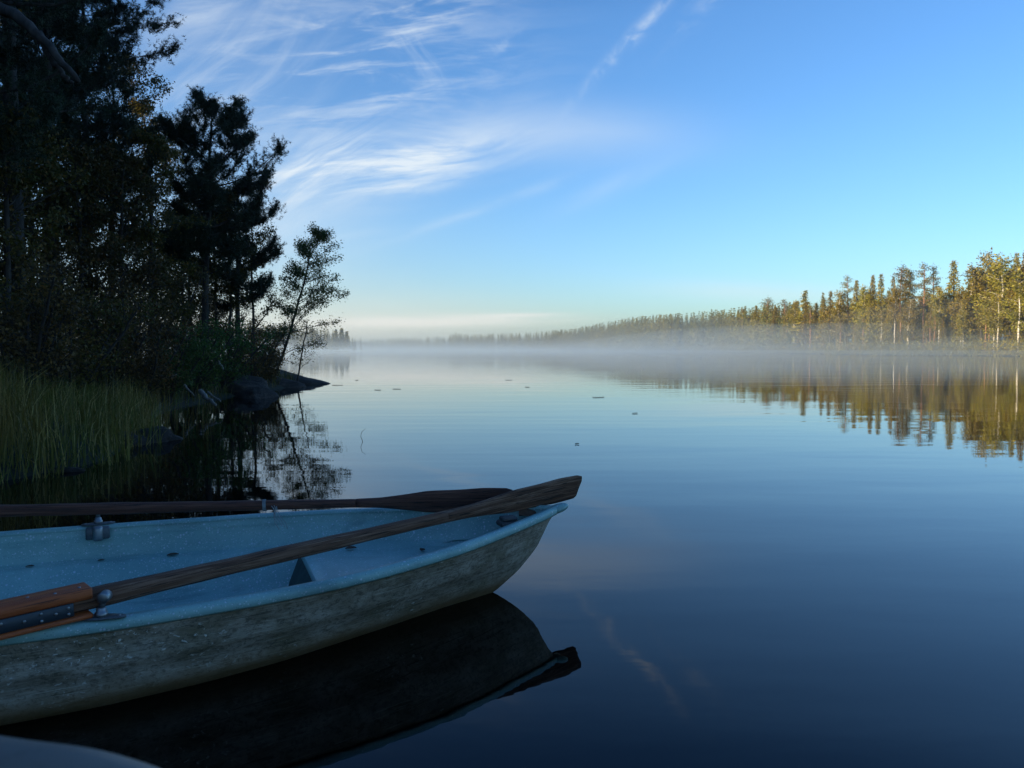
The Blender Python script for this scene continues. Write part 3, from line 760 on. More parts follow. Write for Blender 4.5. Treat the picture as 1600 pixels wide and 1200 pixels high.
# ------------------------------------------------------------------ trees on the near point
def make_tree(name, label, cat, x, y, wood, mbl, leafmat, barkmat='bark', group=None):
    t = thing(name, label, cat, (x, y, gz(x, y)), 0, group)
    wood.build('trunk', M[barkmat], t, True); mbl.build('crown', M[leafmat], t); return t
def pine(label, x, y, H, r0, seed, n1=34, f0=.35, Lmax=2.6, bias=0.0, biasamt=.4, lean=(0, 0), n2=11, n3=5, prof=None, elev=8, K=18, curl=45):
    rng = np.random.default_rng(seed)
    prof = prof or (lambda f: Lmax*(.55+.9*f)*(1-f)**.55*1.25)
    wood, A, D = grow(rng, H, r0, lean, n1, f0, prof, elev, curl, n2, .36, n3, bias, biasamt, wob=.03)
    mbl = MB(); D2 = D/np.linalg.norm(D, axis=1)[:, None]; D2[:, 2] += .45
    needles(mbl, A, D2, rng, K+16, .26, .085, .013)
    A2 = A+rng.normal(0, .10, A.shape); needles(mbl, A2, D2+rng.normal(0, .35, D2.shape), rng, K, .20, .08, .012)
    return make_tree('pine_tree', label, 'pine tree', x, y, wood, mbl, 'needle')
def broadleaf(label, x, y, H, r0, seed, n1=26, f0=.25, Lmax=1.4, n2=10, n3=6, lean=(0, 0), leaf=.055, mult=2, mat='alder', name='alder_tree', cat='tree', elev=30, curl=10, spread=.07, prof=None, bias=None, biasamt=0, group=None, bend=0, barkmat='bark', droop=.3):
    rng = np.random.default_rng(seed)
    prof = prof or (lambda f: Lmax*(.6+.8*f)*(1-f)**.5*1.1)
    wood, A, D = grow(rng, H, r0, lean, n1, f0, prof, elev, curl, n2, .42, n3, bias, biasamt, wob=.05, bend=bend)
    mbl = MB(); A = np.repeat(A, mult, 0); leaves(mbl, A, leaf, rng, spread, droop=droop)
    return make_tree(name, label, cat, x, y, wood, mbl, mat, barkmat, group)
def at(px, d): return ((px-800)/1200*d, d)
# pines
pine('tallest dark pine at the far left, its crown leaving the top of the photo', *at(-60, 11.5), 11, .17, 11, n1=50, f0=.28, Lmax=3.0, bias=.1, biasamt=.25, n2=14)
pine('tall dark pine whose thick straight trunk stands nearest the left photo edge', *at(28, 14), 11.5, .17, 12, n1=46, f0=.34, Lmax=2.2, bias=0, biasamt=.2, n2=14)
pine('tall dark pine with a slimmer trunk, second from the left photo edge', *at(78, 16.5), 11.5, .13, 13, n1=46, f0=.34, Lmax=1.9, bias=0, biasamt=.2, n2=14)
pine('broad dark pine in the middle of the point reaching its branches over the slimmer trees', *at(140, 18), 9.2, .13, 14, n1=64, f0=.30, Lmax=2.0, bias=0, biasamt=.25, n2=14)
pine('dark pine with ragged upswept shoots against the sky, topping the right half of the point', *at(318, 20), 7.2, .10, 15, n1=30, f0=.40, Lmax=2.0, bias=.2, biasamt=.2, n2=20, lean=(.3, 0), elev=12)
pine('smaller dark pine whose dense crown forms the right edge of the pine group', *at(372, 21.5), 5.6, .08, 16, n1=26, f0=.40, Lmax=1.45, bias=0, biasamt=.15, n2=18)
# a birch close to the camera: only limbs and leaves of it reach into the top left corner
broadleaf('old broad-leaved tree leaning in at the top left corner with a thick bare limb', *at(-260, 8.6), 9, .20, 21, n1=40, f0=.45, Lmax=3.0, n2=13, n3=7, leaf=.06, mult=3, mat='alder', name='alder_tree', bias=.15, biasamt=.5, elev=15, curl=-10)
near_tree = [o for o in bpy.data.objects if 'thick bare limb' in o.get('label', '')][0]
mb = MB(); c_ = near_tree.location
def limb(pts, r0, r1):
    Q = np.array([list(p-c_) for p in pts]); t = np.linspace(0, len(Q)-1, 22); Q = np.stack([np.interp(t, range(len(Q)), Q[:, k]) for k in range(3)], 1)
    for _ in range(2): Q[1:-1] = (Q[:-2]+2*Q[1:-1]+Q[2:])/4
    Q += np.random.default_rng(4).normal(0, .008, Q.shape); mb.tube(Q, np.linspace(r0, r1, 22), 9)
limb([P(-262, 60, 8.6), P(-150, -20, 8.0), P(-40, -12, 7.2), P(18, 20, 6.9), P(55, 48, 6.8), P(92, 92, 6.7), P(122, 128, 6.7)], .085, .022)
limb([P(62, 54, 6.8), P(78, 88, 6.8), P(100, 118, 6.8), P(112, 131, 6.8)], .035, .015)
mb.build('limb', M['bark'], near_tree, True)
# alders and thin stems
AL = [
 ('olive leafy alder at the left edge behind the tall grass', 10, 12.5, 4.4, .06, 31, 1.5),
 ('brownish alder between the two left pine trunks', 55, 15, 5.4, .06, 32, 1.5),
 ('dense alder below the broad middle pine', 130, 15.5, 4.6, .06, 33, 1.5),
 ('dull olive alder in the middle of the point over the grass', 190, 16.5, 4.8, .06, 34, 1.5),
 ('taller airy alder left of the slim stems', 238, 18, 5.6, .06, 35, 1.3),
 ('slim upright alder stem, leftmost of the thin trunks seen against the sky', 322, 21, 5.6, .045, 36, .8),
 ('slim upright alder stem, second of the thin trunks seen against the sky', 338, 21.5, 5.8, .045, 37, .8),
 ('slim upright alder stem in the middle of the thin trunks', 356, 21.2, 5.2, .04, 38, .75),
 ('slim upright alder stem, fourth of the thin trunks, slightly crooked', 372, 22, 5.4, .04, 39, .8),
 ('slim short-crowned alder, rightmost of the thin trunks before the leaning birch', 398, 23, 4.9, .04, 40, .95),
 ('round low alder at the back of the point between bushes and pines', 290, 22, 4.0, .05, 41, 1.3),
]
AL += [
 ('dark full-leaved tree filling the top left behind the nearest pine', -10, 17, 8.6, .09, 42, 2.3),
 ('dark full-leaved tree behind the slimmer of the two left pine trunks', 95, 20, 9.4, .09, 43, 2.2),
 ('dark full-leaved tree directly behind the broad middle pine', 175, 21, 8.6, .09, 44, 2.0),
 ('dark full-leaved tree between the broad middle pine and the ragged pine', 245, 23, 7.6, .08, 45, 1.7),
 ('dark low tree behind the trunk of the ragged pine', 300, 25, 5.4, .06, 46, 1.5),
]
for lab, px, d, H, r0, sd, Lm in AL:
    broadleaf(lab, *at(px, d), H, r0, sd, n1=46 if sd > 41 else 30 if Lm > 1 else 24, f0=.22 if Lm > 1 else .38, Lmax=Lm, n2=10, n3=7, leaf=.07, mult=(6 if sd > 41 else 4) if Lm > 1 else 2, mat='alder', lean=(.1 if Lm < 1 else 0, 0))
broadleaf('airy young birch leaning out over the rock slab at the tip of the point', *at(424, 25.4), 4.8, .042, 51, n1=46, f0=.15, Lmax=1.5, n2=13, n3=7, lean=(1.55, 0), bend=-.25, leaf=.058, mult=4, spread=.08, mat='birchleaf', name='birch_tree', elev=35, curl=-15, bias=0, biasamt=.25, prof=lambda f: 1.6*(1-f)**.75*(.75+.55*f)+.15)
broadleaf('thin birch sapling rooted on the rock slab in front of the leaning birch', *at(464, 25.8), 2.1, .022, 52, n1=16, f0=.2, Lmax=.75, n2=7, n3=5, lean=(.35, 0), leaf=.055, mult=1, mat='birchleaf', name='birch_sapling', cat='sapling', elev=30, curl=0, bias=0, biasamt=.35)
# bushes
BU = [
 ('tall dark bush between the grass and the broad middle pine', 150, 16, 2.6, 'brownbush', 81), ('tall dark bush under the airy alder', 235, 18.5, 2.4, 'alder', 82),
 ('tall dark bush at the foot of the nearest pine trunk', 5, 13.5, 2.6, 'brownbush', 83), ('tall dark bush between the two left trunks', 75, 15, 2.4, 'alder', 84), ('dark bush under the ragged pine', 312, 20.5, 1.9, 'brownbush', 85),
 ('bright green bush above the largest boulder', 300, 17.5, 1.7, 'bush', 61), ('green bush spilling over the shore left of the boulders', 262, 16, 1.3, 'bush', 62),
 ('green bush between the thin trunks and the shore', 345, 19.5, 1.6, 'bush', 63), ('rusty brown shrub behind the low rock', 392, 21.5, 1.5, 'brownbush', 64),
 ('brown heathery shrub on top of the rock slab, left of the birch foot', 415, 23.6, .9, 'brownbush', 65), ('dark shrub behind the middle of the grass', 170, 13.6, 1.7, 'brownbush', 66),
 ('dark shrub at the left edge above the grass', 40, 10.5, 1.8, 'brownbush', 67), ('olive shrub above the grass between the dark shrubs', 105, 12, 1.7, 'alder', 68),
 ('brown shrub between the grass and the green bushes', 225, 14.6, 1.5, 'brownbush', 69), ('leafy bush behind the thin trunks at the back of the point', 360, 24.5, 2.2, 'alder', 70),
 ('leafy bush at the back of the point behind the leaning birch', 410, 27, 1.5, 'brownbush', 71),
 ('dark leafy bush at the back of the point behind the middle alders', 270, 24, 2.8, 'alder', 72), ('dark leafy bush far back between the pine trunks', 160, 21, 3.0, 'alder', 73),
 ('dark leafy bush far back at the left photo edge', 30, 17.5, 3.0, 'alder', 74),
]
def bush(label, x, y, H, mat, seed, wide=.75, leaf=.055):
    rng = np.random.default_rng(seed); wood = MB(); mbl = MB()
    for q in range(6):
        a = q*1.05+rng.uniform(0, .6); lean = (math.cos(a)*H*wide*rng.uniform(.3, .9), math.sin(a)*H*wide*rng.uniform(.3, .9))
        w2, A, D = grow(rng, H*rng.uniform(.7, 1.05), .018, lean, 11, .12, lambda f: H*.42*(1-.5*f), 30, 15, 7, .45, 5, wob=.08, k=5)
        for V, F in [(np.concatenate(w2.V), w2.F)]:
            off = wood.off; wood.V.append(V); wood.F += [f+off for f in w2.F]; wood.off += len(V)
        leaves(mbl, np.repeat(A, 2, 0), leaf, rng, .08)
    t = thing('shrub', label, 'shrub', (x, y, gz(x, y)))
    wood.build('stems', M['twig'], t, True); mbl.build('foliage', M[mat], t); return t
for lab, px, d, H, mat, sd in BU: bush(lab, *at(px, d), H, mat, sd)

# grass and reeds on the shore: nobody could count them
def blades(mb, base, Hs, rng, width=.010, lean=.35):
    n = len(base); az = rng.uniform(0, 2*math.pi, n); ln = np.abs(rng.normal(0, lean, n))
    d = np.stack([np.cos(az), np.sin(az), 0*az], 1); side = np.stack([-np.sin(az+.9), np.cos(az+.9), 0*az], 1)
    P0 = base; P1 = base+np.array([0, 0, 1])*(Hs*.55)[:, None]+d*(ln*Hs*.3)[:, None]; P2 = base+np.array([0, 0, 1])*(Hs*(1-.3*ln))[:, None]+d*(ln*Hs)[:, None]
    w = side*width/2
    V = np.stack([P0-w, P0+w, P1+w*.8, P1-w*.8, P2], 1).reshape(-1, 3); o = np.arange(n)[:, None]*5
    mb.add(V, o+np.array([[0, 1, 2, 3]])); mb.F.append(mb.off-5*n+o+np.array([[3, 2, 4]]))
rng = np.random.default_rng(77); pts = []
cand = np.stack([rng.uniform(-13, -4.0, 60000), rng.uniform(5.5, 19, 60000)], 1)
sd_ = sdist(cand, LAND_NEAR); clump = np.sin(cand[:, 0]*3+np.sin(cand[:, 1]*2.3)*2)+np.sin(cand[:, 1]*4.1+cand[:, 0])
ok = (sd_ > -.18+.1*clump) & (sd_ < 4.2) & (rng.uniform(0, 1, len(cand)) < np.clip(.75+.25*clump, 0.15, 1)*np.where(cand[:, 1] > 12.5, .06, 1))
base = cand[ok][:26000]; z = height(base[:, 0], base[:, 1]); base3 = np.stack([base[:, 0], base[:, 1], np.maximum(z, -.05)], 1)
Hs = rng.uniform(.25, .75, len(base))*(1+.22*np.sin(base[:, 0]*2.2+base[:, 1]*1.7))
mb = MB(); blades(mb, base3, Hs, rng, .010, .5)
tag(mb.build('grass', M['grass']), kind='stuff', label='tall green and yellowing shore grass at the left')
ng = MB(); cand = np.stack([rng.uniform(-9, -5, 9000), rng.uniform(13, 27, 9000)], 1); s2 = sdist(cand, LAND_NEAR); cand = cand[(s2 > .1) & (s2 < 2.5)][:2600]
blades(ng, np.stack([cand[:, 0], cand[:, 1], height(cand[:, 0], cand[:, 1])], 1), rng.uniform(.2, .5, len(cand)), rng, .012, .5)
tag(ng.build('heather_grass', M['grass']), kind='stuff', label='short tufts of grass along the stony part of the point')
rd = MB()
rpts = [G(rng.uniform(215, 345), rng.uniform(640, 690)) for _ in range(90)]
rpts = np.array([[p.x, p.y, -.05] for p in rpts]); blades(rd, rpts, rng.uniform(.25, .6, len(rpts)), rng, .008, .3)
tag(rd.build('reeds', M['grass']), kind='stuff', label='sparse reeds standing in the shallow water by the boulders')

# ------------------------------------------------------------------ woods behind and left of the camera (they shade the bay)
def spruce_geo(rng, H, Rm, nw=24, nb=9, seg=4, f0=.12, size=.5, crown=1.0, gap=0.0):
    u = H/18.0
    """layered drooping boughs; returns position, direction arrays"""
    A = []
    for i in range(nw):
        f = f0+(1-f0)*(i/nw)**.92; z = H*f; L = Rm*(1-(f-f0)/(1-f0))**crown+.12*u
        for j in range(nb):
            if rng.uniform() < gap: continue
            az = rng.uniform(0, 6.283); l = L*rng.uniform(.6, 1.15); dro = rng.uniform(.1, .45)
            s = (np.arange(seg)+rng.uniform(.3, 1))/seg
            p = np.stack([math.cos(az)*l*s, math.sin(az)*l*s, z-dro*l*s+.15*l*s*s+rng.normal(0, .08*u, seg)], 1)
            A.append(np.concatenate([p, np.tile([math.cos(az), math.sin(az), -.25], (seg, 1))], 1))
    A = np.concatenate(A); return A[:, :3], A[:, 3:]
rng = np.random.default_rng(101); fol = MB(); stem = MB(); cnt = 0
variants = []
for v in range(4):
    A, D = spruce_geo(rng, 1.0, .20, 20, 8, 3, .1)
    variants.append((A, D))
while cnt < 360:
    x, y = rng.uniform(-60, -7), rng.uniform(-36, 24)
    if x > -.85*max(y, 0)-5.0: continue
    if sdist(np.array([[x, y]]), LAND_NEAR)[0] < (1.2 if y > 0 else 1.5): continue
    H = rng.uniform(8.5, 13.5); A, D = variants[rng.integers(4)]; z = gz(x, y)
    n = len(A); leaves(fol, A*[H*1.1, H*1.1, H]+[x, y, z], H*.09, rng, .1, dirs=D*.8, width=.7)
    stem.tube([(x, y, z-.2), (x+rng.normal(0, .1), y, z+H*.9)], [.14, .03], 5); cnt += 1
w_ = tag(fol.build('woods', M['woodsleaf']), kind='stuff', label='dark woods standing left of and behind the shore')
tag(stem.build('tree_trunks_mass', M['bark'], w_), kind='stuff')

# ------------------------------------------------------------------ sunlit forest across the lake
def far_mesh(name, mb_, mat):
    o = mb_.build(name, mat); me = o.data; bpy.data.objects.remove(o); return me
PROTO = {}
rng = np.random.default_rng(202)
for v in range(5):     # spruce, 18 m tall unit
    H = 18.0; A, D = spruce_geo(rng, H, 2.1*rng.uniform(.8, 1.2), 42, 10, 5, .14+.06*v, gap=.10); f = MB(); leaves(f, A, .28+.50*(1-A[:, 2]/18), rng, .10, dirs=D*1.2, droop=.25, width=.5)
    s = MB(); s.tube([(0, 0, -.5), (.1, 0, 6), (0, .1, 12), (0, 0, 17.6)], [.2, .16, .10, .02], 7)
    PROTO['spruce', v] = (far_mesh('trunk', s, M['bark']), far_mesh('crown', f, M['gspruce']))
for v in range(5):     # scots pine: long bare reddish trunk, open layered crown
    H = 18.0; f = MB(); s = MB(); s.tube([(0, 0, -.5), (.15*rng.normal(), 0, 6), (.3*rng.normal(), .1, 12), (0, 0, 17.5)], [.19, .16, .12, .03], 7)
    f0 = .5+.04*v
    for q in range(34):
        z = H*(f0+(1-f0)*q/34); az = rng.uniform(0, 6.28); L = 2.3*(1-((z/H-f0)/(1-f0)))**.6*rng.uniform(.5, 1.15)+.35
        e = rng.uniform(-.05, .3); tip = np.array([math.cos(az)*L, math.sin(az)*L, z+L*e]); s.tube([(0, 0, z-.2), tuple(tip*[.5, .5, 1]-[0, 0, .1]), tuple(tip)], [.05, .03, .01], 4, False)
        n = int(32*L); t = rng.uniform(.25, 1.05, n)[:, None]; c = np.array([0, 0, z-.1])*(1-t)+tip*t+rng.normal(0, 1, (n, 3))*[.30, .30, .14]
        leaves(f, c, .34, rng, .06, width=.4)
    leaves(f, rng.normal(0, 1, (60, 3))*[.35, .35, .5]+[0, 0, 17.3], .34, rng, .05, width=.4)
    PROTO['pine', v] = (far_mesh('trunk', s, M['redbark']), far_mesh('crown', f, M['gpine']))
for v in range(5):     # birch: white stem, hanging yellow-green foliage
    H = 16.0; f = MB(); s = MB(); s.tube([(0, 0, -.5), (.25*rng.normal(), 0, 5), (.3*rng.normal(), .1, 10), (.2, 0, 15.6)], [.15, .13, .09, .02], 7)
    f0 = .22+.07*v
    for q in range(46):
        g = q/46; z = H*(f0+(1-f0)*g); az = rng.uniform(0, 6.28); L = 2.2*math.sin(math.pi*(.18+.78*g))**.8*rng.uniform(.5, 1.15)+.2
        tip = np.array([math.cos(az)*L, math.sin(az)*L, z+L*.35]); s.tube([(0, 0, z-.4), tuple(tip)], [.035, .01], 3, False)
        n = int(36*L)+8; t = rng.uniform(.15, 1.1, n)[:, None]; c = np.array([0, 0, z-.3])*(1-t)+tip*t+rng.normal(0, 1, (n, 3))*[.22, .22, .2]; c[:, 2] -= rng.uniform(0, .9, n)
        leaves(f, c, .36, rng, .05, droop=.4, width=.6)
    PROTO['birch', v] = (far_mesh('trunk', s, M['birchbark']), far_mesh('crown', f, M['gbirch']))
def far_tree(kind, v, x, y, H, rz, label, group=None, wide=1.0):
    t = thing({'spruce': 'spruce_tree', 'pine': 'pine_tree', 'birch': 'birch_tree'}[kind], label, {'spruce': 'spruce tree', 'pine': 'pine tree', 'birch': 'birch tree'}[kind], (x, y, gz(x, y)-.1), rz, group)
    k = H/(16.0 if kind == 'birch' else 18.0); t.scale = (k*wide, k*wide, k)
    for nm, me in zip(('trunk', 'crown'), PROTO[kind, v]):
        o = bpy.data.objects.new(nm, me); COL.objects.link(o); o.parent = t
    return t
shx = [p for p, _ in SHORE][::-1]; shd = [d for _, d in SHORE][::-1]
def shore_d(px): return float(np.interp(px, shx, shd))
def placed(px, top, back=4.0):
    d = shore_d(px)+back; x = (px-800)/1200*d; r = ray(px, top); H = CAM_H+r.z/r.y*d-gz(x, d)+.1; return x, d, H
FEAT = [  # px, top y, kind, variant, metres behind the shore, width, label
 (1598, 386, 'spruce', 0, 16, 1.1, 'dark spruce cut by the right photo edge, tallest point of the skyline'),
 (1584, 394, 'spruce', 2, 14, 1.0, 'dark spruce just inside the right photo edge behind golden birches'),
 (1560, 396, 'birch', 0, 4, 1.35, 'tallest golden birch near the right edge with a long white trunk down to the water'),
 (1537, 391, 'birch', 3, 12, .9, 'thin-crowned grey-green birch rising left of the tallest golden birch'),
 (1518, 414, 'birch', 1, 8, 1.3, 'broad golden birch forming the left shoulder of the tall birch group'),
 (1590, 438, 'birch', 2, 2, 1.5, 'low bright yellow-green birch at the water by the right photo edge'),
 (1486, 406, 'spruce', 3, 8, 1.25, 'tall lone spire with layered golden boughs left of the birch group'),
 (1500, 452, 'birch', 2, 4, 1.2, 'golden birch filling the gap right of the tall lone spire'),
 (1466, 448, 'birch', 4, 4, .9, 'pale slim birch under the lone spire, on its left'),
 (1455, 415, 'pine', 1, 12, .9, 'slender pine, right one of the pair with see-through crowns'),
 (1441, 411, 'pine', 0, 8, 1.1, 'reddish-trunked pine, left and taller one of the see-through pair'),
 (1420, 424, 'pine', 2, 12, .9, 'thin grey-green pine left of the see-through pair'),
 (1413, 418, 'pine', 4, 16, .85, 'thin pine standing back in the gap left of the see-through pair'),
 (1405, 416, 'pine', 3, 8, 1.0, 'dense-topped pine at the left side of the gap in the skyline'),
 (1420, 466, 'birch', 1, 3, 1.3, 'round yellow-green birch low in the skyline gap'),
 (1397, 448, 'birch', 4, 2, .8, 'birch with the brightest white trunk, under the dense-topped pine'),
 (1393, 430, 'spruce', 1, 10, .9, 'spruce with feathery boughs left of the dense-topped pine'),
 (1374, 427, 'spruce', 0, 7, 1.15, 'pointed golden spruce, right one of the twin spires'),
 (1361, 429, 'spruce', 4, 9, .95, 'pointed golden spruce, left one of the twin spires'),
 (1349, 446, 'birch', 3, 6, 1.0, 'golden birch filling in below the left twin spire'),
 (1336, 437, 'spruce', 2, 8, 1.1, 'dark-tipped spruce left of the twin spires'),
 (1322, 431, 'pine', 0, 9, 1.0, 'tall slim pine standing above its neighbours at the middle of the lit forest'),
 (1310, 452, 'birch', 0, 5, 1.1, 'golden birch below the tall slim pine'),
 (1296, 454, 'spruce', 3, 6, 1.1, 'blunt spruce right of the skyline dip'),
 (1284, 456, 'spruce', 1, 10, .9, 'thin spruce at the skyline dip'),
 (1256, 453, 'spruce', 0, 5, 1.9, 'broad triangular spruce left of the skyline dip'),
 (1240, 470, 'birch', 2, 6, 1.0, 'low golden birch left of the broad triangular spruce'),
 (1224, 468, 'pine', 2, 6, 1.2, 'small-crowned pine with a pale bare trunk in the mist'),
 (1198, 466, 'pine', 3, 6, 1.5, 'wide-crowned pine at the left end of the lit forest'),
 (1210, 478, 'spruce', 2, 10, 1.1, 'spruce wedged behind the wide-crowned pine at the forest end'),
 (1180, 477, 'spruce', 4, 8, 1.3, 'spruce left of the wide-crowned pine, fading into mist'),
 (1160, 482, 'pine', 4, 8, 1.3, 'last pine of the lit forest before the misty shore'),
]
for i, (px, top, kind, v, back, wide, lab) in enumerate(FEAT):
    x, y, H = placed(px, top, back); far_tree(kind, v, x, y, H, i*1.7, lab, wide=wide)
rng = np.random.default_rng(303)
for i in range(270):
    px = rng.uniform(1150, 1720); kind = rng.choice(['spruce', 'spruce', 'spruce', 'birch', 'birch', 'pine', 'pine']) ; back = rng.uniform(1.5, 30)
    sky_top = float(np.interp(px, [1150, 1200, 1250, 1300, 1350, 1400, 1450, 1485, 1510, 1550, 1600, 1720], [486, 478, 466, 464, 452, 450, 455, 455, 430, 412, 410, 380]))
    top = sky_top+rng.uniform(4, 55)*(1 if back < 14 else .5)
    if 1410 < px < 1480 and top < 462: top = 462+rng.uniform(0, 30)
    x, y, H = placed(px, top, back)
    if H < 4: continue
    labs = {'spruce': ('one of the crowded golden spruces filling the lit forest below its skyline', 'spruces filling the lit forest'),
            'pine': ('one of the crowded pines filling the lit forest below its skyline', 'pines filling the lit forest'),
            'birch': ('one of the crowded yellow birches filling the lit forest above the far waterline', 'birches filling the lit forest')}[str(kind)]
    far_tree(str(kind), int(rng.integers(5)), x, y, H, rng.uniform(0, 6.28), labs[0], labs[1], rng.uniform(.9, 1.4))
# undergrowth along the far waterline
mb = MB(); n = 34000; px = rng.uniform(1080, 1720, n); d = np.interp(px, shx, shd)+rng.exponential(2.5, n)+.3
x = (px-800)/1200*d; z = height(x, d)+rng.uniform(0, 1, n)**2*2.6; leaves(mb, np.stack([x, d, z], 1), .35, rng, .1, width=.5)
tag(mb.build('undergrowth', M['gbirch']), kind='stuff', label='low sunlit brush along the far waterline')

# far wood that reads as one mass
mb = MB(); tv = []
for v in range(5):
    A, D = spruce_geo(rng, 1.0, .10+.014*v, 17, 7, 3, .10+.05*v); tv.append((A, D))
SKY = [(480, 530), (560, 531), (600, 529), (650, 527), (700, 525), (712, 519), (725, 523), (750, 522), (800, 521), (850, 518), (900, 513), (950, 503), (1000, 495), (1050, 492), (1100, 487), (1160, 481), (1230, 474)]
def far_row(n, lo, hi, depth, leafk=.05):
    for i in range(n):
        px = rng.uniform(lo, hi); back = rng.uniform(1, depth); d = shore_d(px)+back; x = (px-800)/1200*d
        top = float(np.interp(px, [p for p, _ in SKY], [q for _, q in SKY])); z0 = gz(x, d); r = ray(px, top); H = CAM_H+r.z/r.y*d-z0
        H = max(5, H*(rng.uniform(.68, .98) if rng.uniform() < .8 else rng.uniform(.98, 1.07))); A, D = tv[rng.integers(5)]
        leaves(mb, A*[H, H, H]+[x, d, z0], H*leafk*(1.25-.9*A[:, 2]), rng, .05, dirs=D, width=.7)
far_row(480, 1030, 1240, 40)
far_row(620, 860, 1060, 55)
far_row(700, 470, 880, 60)
tag(mb.build('far_forest', M['farwood']), kind='stuff', label='misty far forest along the distant shore')
mb = MB()
for i in range(90):
    x = rng.uniform(-128, -92); y = rng.uniform(442, 470); H = rng.uniform(5, 9)+min(5, (-91-x)*.35); A, D = tv[rng.integers(5)]; leaves(mb, A*[H, H, H]+[x, y, max(0, gz(x, y))], H*.05*(1.25-.9*A[:, 2]), rng, .05, dirs=D, width=.8)
for i in range(260):
    while True:
        x, y = rng.uniform(-330, -90), rng.uniform(400, 560)
        if sdist(np.array([[x, y]]), LAND_ISLE)[0] > .5: break
    H = rng.uniform(6, 9)+min(5, (-90-x)*.12); A, D = tv[rng.integers(5)]; leaves(mb, A*[H, H, H]+[x, y, gz(x, y)], H*.09, rng, .1, dirs=D, width=.8)
for x, y, H in ((-100, 452, 13.5), (-103, 450, 12.5), (-97, 452, 11.5), (-118, 452, 12.5)):
    A, D = tv[4]; leaves(mb, np.repeat(A, 2, 0)*[H*1.2, H*1.2, H]+[x, y, gz(x, y)], H*.06, rng, .2, dirs=np.repeat(D, 2, 0), width=.9)
tag(mb.build('headland_forest', M['farwood']), kind='stuff', label='misty wooded headland just right of the birch')

# ------------------------------------------------------------------ little things on the water
PADS = [(620, 608, .45, 'thin floating leaf strip, right one of the two off the rock tip'), (590, 609.5, .35, 'thin floating leaf strip, left one of the two off the rock tip'), (527, 602, .7, 'floating weed strand touching the rock tip'),
        (935, 621, .55, 'longest floating weed strand, below the middle of the far shore'), (992, 646, .18, 'tiny floating leaf right of the longest weed strand'), (901, 694, .10, 'tiny floating leaf nearest the oar blade'),
        (824, 605, .28, 'small floating leaf far out near the mist'), (795, 594, .5, 'faint floating weed strand farthest out at the mist edge'), (557, 594, .25, 'speck of weed close beyond the two leaf strips')]
for i, (px, py, L, lab) in enumerate(PADS):
    L *= .55; p = G(px, py, .004); mb = MB(); n = 7; rows = []
    for q in range(n):
        t = q/(n-1); w = .035*L*math.sin(math.pi*(.04+.92*t))+.004
        rows.append([(L*(t-.5), -w+.03*math.sin(t*5+i), .002), (L*(t-.5), .03*math.sin(t*5+i), .012), (L*(t-.5), w+.03*math.sin(t*5+i), .002)])
    mb.grid(np.array(rows)); r2 = np.array(rows)[:, ::-1].copy(); r2[:, :, 2] = .0; mb.grid(r2)
    o = mb.build('floating_leaf' if L < .5 else 'floating_weed', M['pad'], None, True); o.location = p; o.rotation_euler = (0, 0, .2*math.sin(i*3)); tag(o, lab, 'water plant')
p = G(565.5, 690, 0); mb = MB()
mb.tube([(0.02, 0, -.3), (0.01, 0, 0), (-.015, 0, .07), (.0, 0, .13), (.05, 0, .17)], [.004, .004, .003, .0025, .0015], 6)
o = mb.build('reed', M['reed'], None, True); o.location = p; tag(o, 'single bent reed stem standing alone in the open water right of the birch reflection', 'reed')

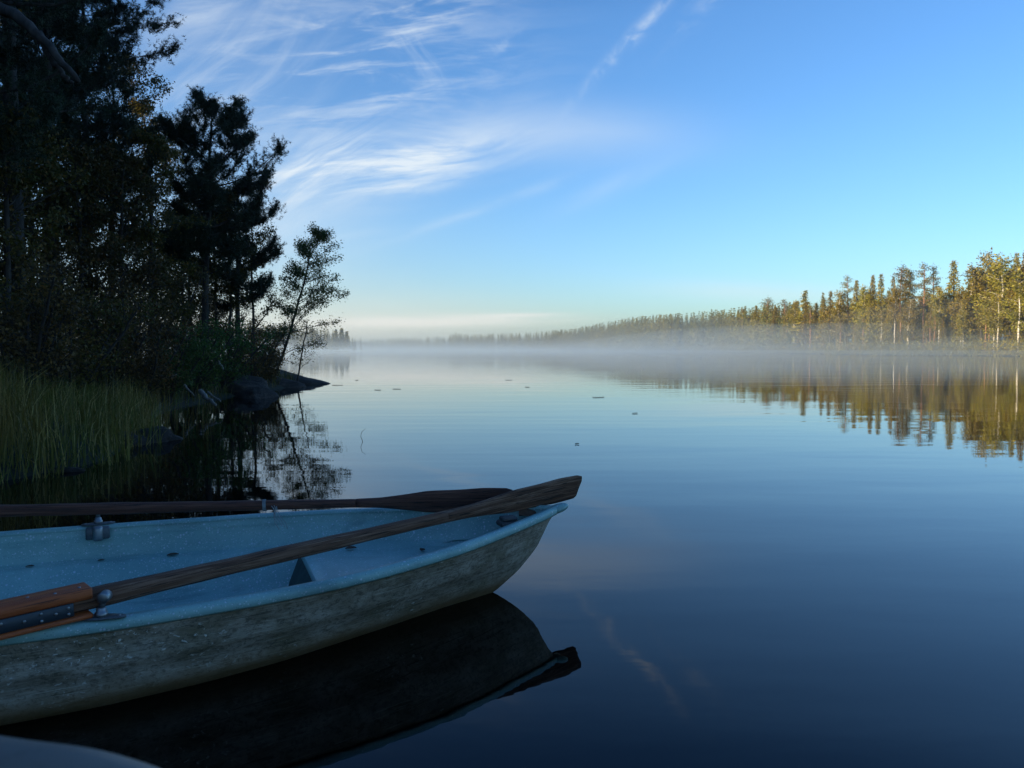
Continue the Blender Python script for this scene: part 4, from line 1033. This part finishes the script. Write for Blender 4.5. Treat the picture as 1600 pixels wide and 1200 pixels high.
# ------------------------------------------------------------------ mist and haze: real air
def volume(name, color, dens, aniso=0.0):
    m = bpy.data.materials.new(name); m.use_nodes = True; nt = m.node_tree; nt.nodes.remove(nt.nodes['Principled BSDF'])
    v = nt.nodes.new('ShaderNodeVolumePrincipled'); v.inputs['Color'].default_value = (*color, 1); v.inputs['Density'].default_value = dens; v.inputs['Anisotropy'].default_value = aniso
    nt.links.new(v.outputs[0], nt.nodes['Material Output'].inputs['Volume']); return m
def outward(o):
    bm = bmesh.new(); bm.from_mesh(o.data); bmesh.ops.remove_doubles(bm, verts=bm.verts, dist=1e-5)
    bmesh.ops.recalc_face_normals(bm, faces=bm.faces)
    if bm.calc_volume(signed=True) < 0: bmesh.ops.reverse_faces(bm, faces=bm.faces)
    bm.to_mesh(o.data); bm.free(); return o
mb = MB(); mb.box(-1500, 1500, -1500, 1500, -3.5, 34)
tag(outward(mb.build('haze', volume('morning_haze', (.88, .94, 1.0), .0003, .5))), kind='stuff')
def slab(y0, h, dens, x0=-700, x1=700, y1=1250):
    """one even layer of ground mist lying on the lake, its near edge chamfered away"""
    mb = MB(); c = h*6
    prof = [(y0-c, .03), (y0, h), (y1, h), (y1+30, .03)]
    V = [(x, y, z) for x in (x0, x1) for y, z in prof]
    mb.add(V, [(0, 1, 5, 4), (1, 2, 6, 5), (2, 3, 7, 6), (3, 0, 4, 7)]); mb.F.append(np.array([[3, 2, 1, 0]])); mb.F.append(np.array([[4, 5, 6, 7]]))
    tag(outward(mb.build('mist', volume('mist_air', (.80, .94, 1.0), dens, .4))), kind='stuff')
slab(48, 1.1, .0022)
slab(75, 2.2, .0019)
slab(120, 4.5, .0011)
slab(170, 8.0, .0005)
slab(240, 13.0, .0002)

def puff(cx, cy_, rx, ry, h, dens):
    """a soft drift of mist: the upper half of an ellipsoid resting on the lake"""
    mb = MB(); rows = []
    for i in range(13):
        a = i/12*math.pi/2; rows.append([(rx*math.sin(a)*math.cos(b), ry*math.sin(a)*math.sin(b), .04+h*math.cos(a)) for b in np.arange(40)*math.pi/20])
    rows.append([(0, 0, .04)]*40); mb.grid(np.array(rows), closed=True)
    o = outward(mb.build('mist', volume('mist_air', (.80, .94, 1.0), dens, .4), None, True)); o.location = (cx, cy_, 0); tag(o, kind='stuff')
puff(72, 172, 62, 42, 7, .0050)
puff(50, 235, 40, 48, 12, .0032)
puff(118, 138, 55, 26, 5, .0060)
puff(84, 150, 30, 26, 11, .0040)
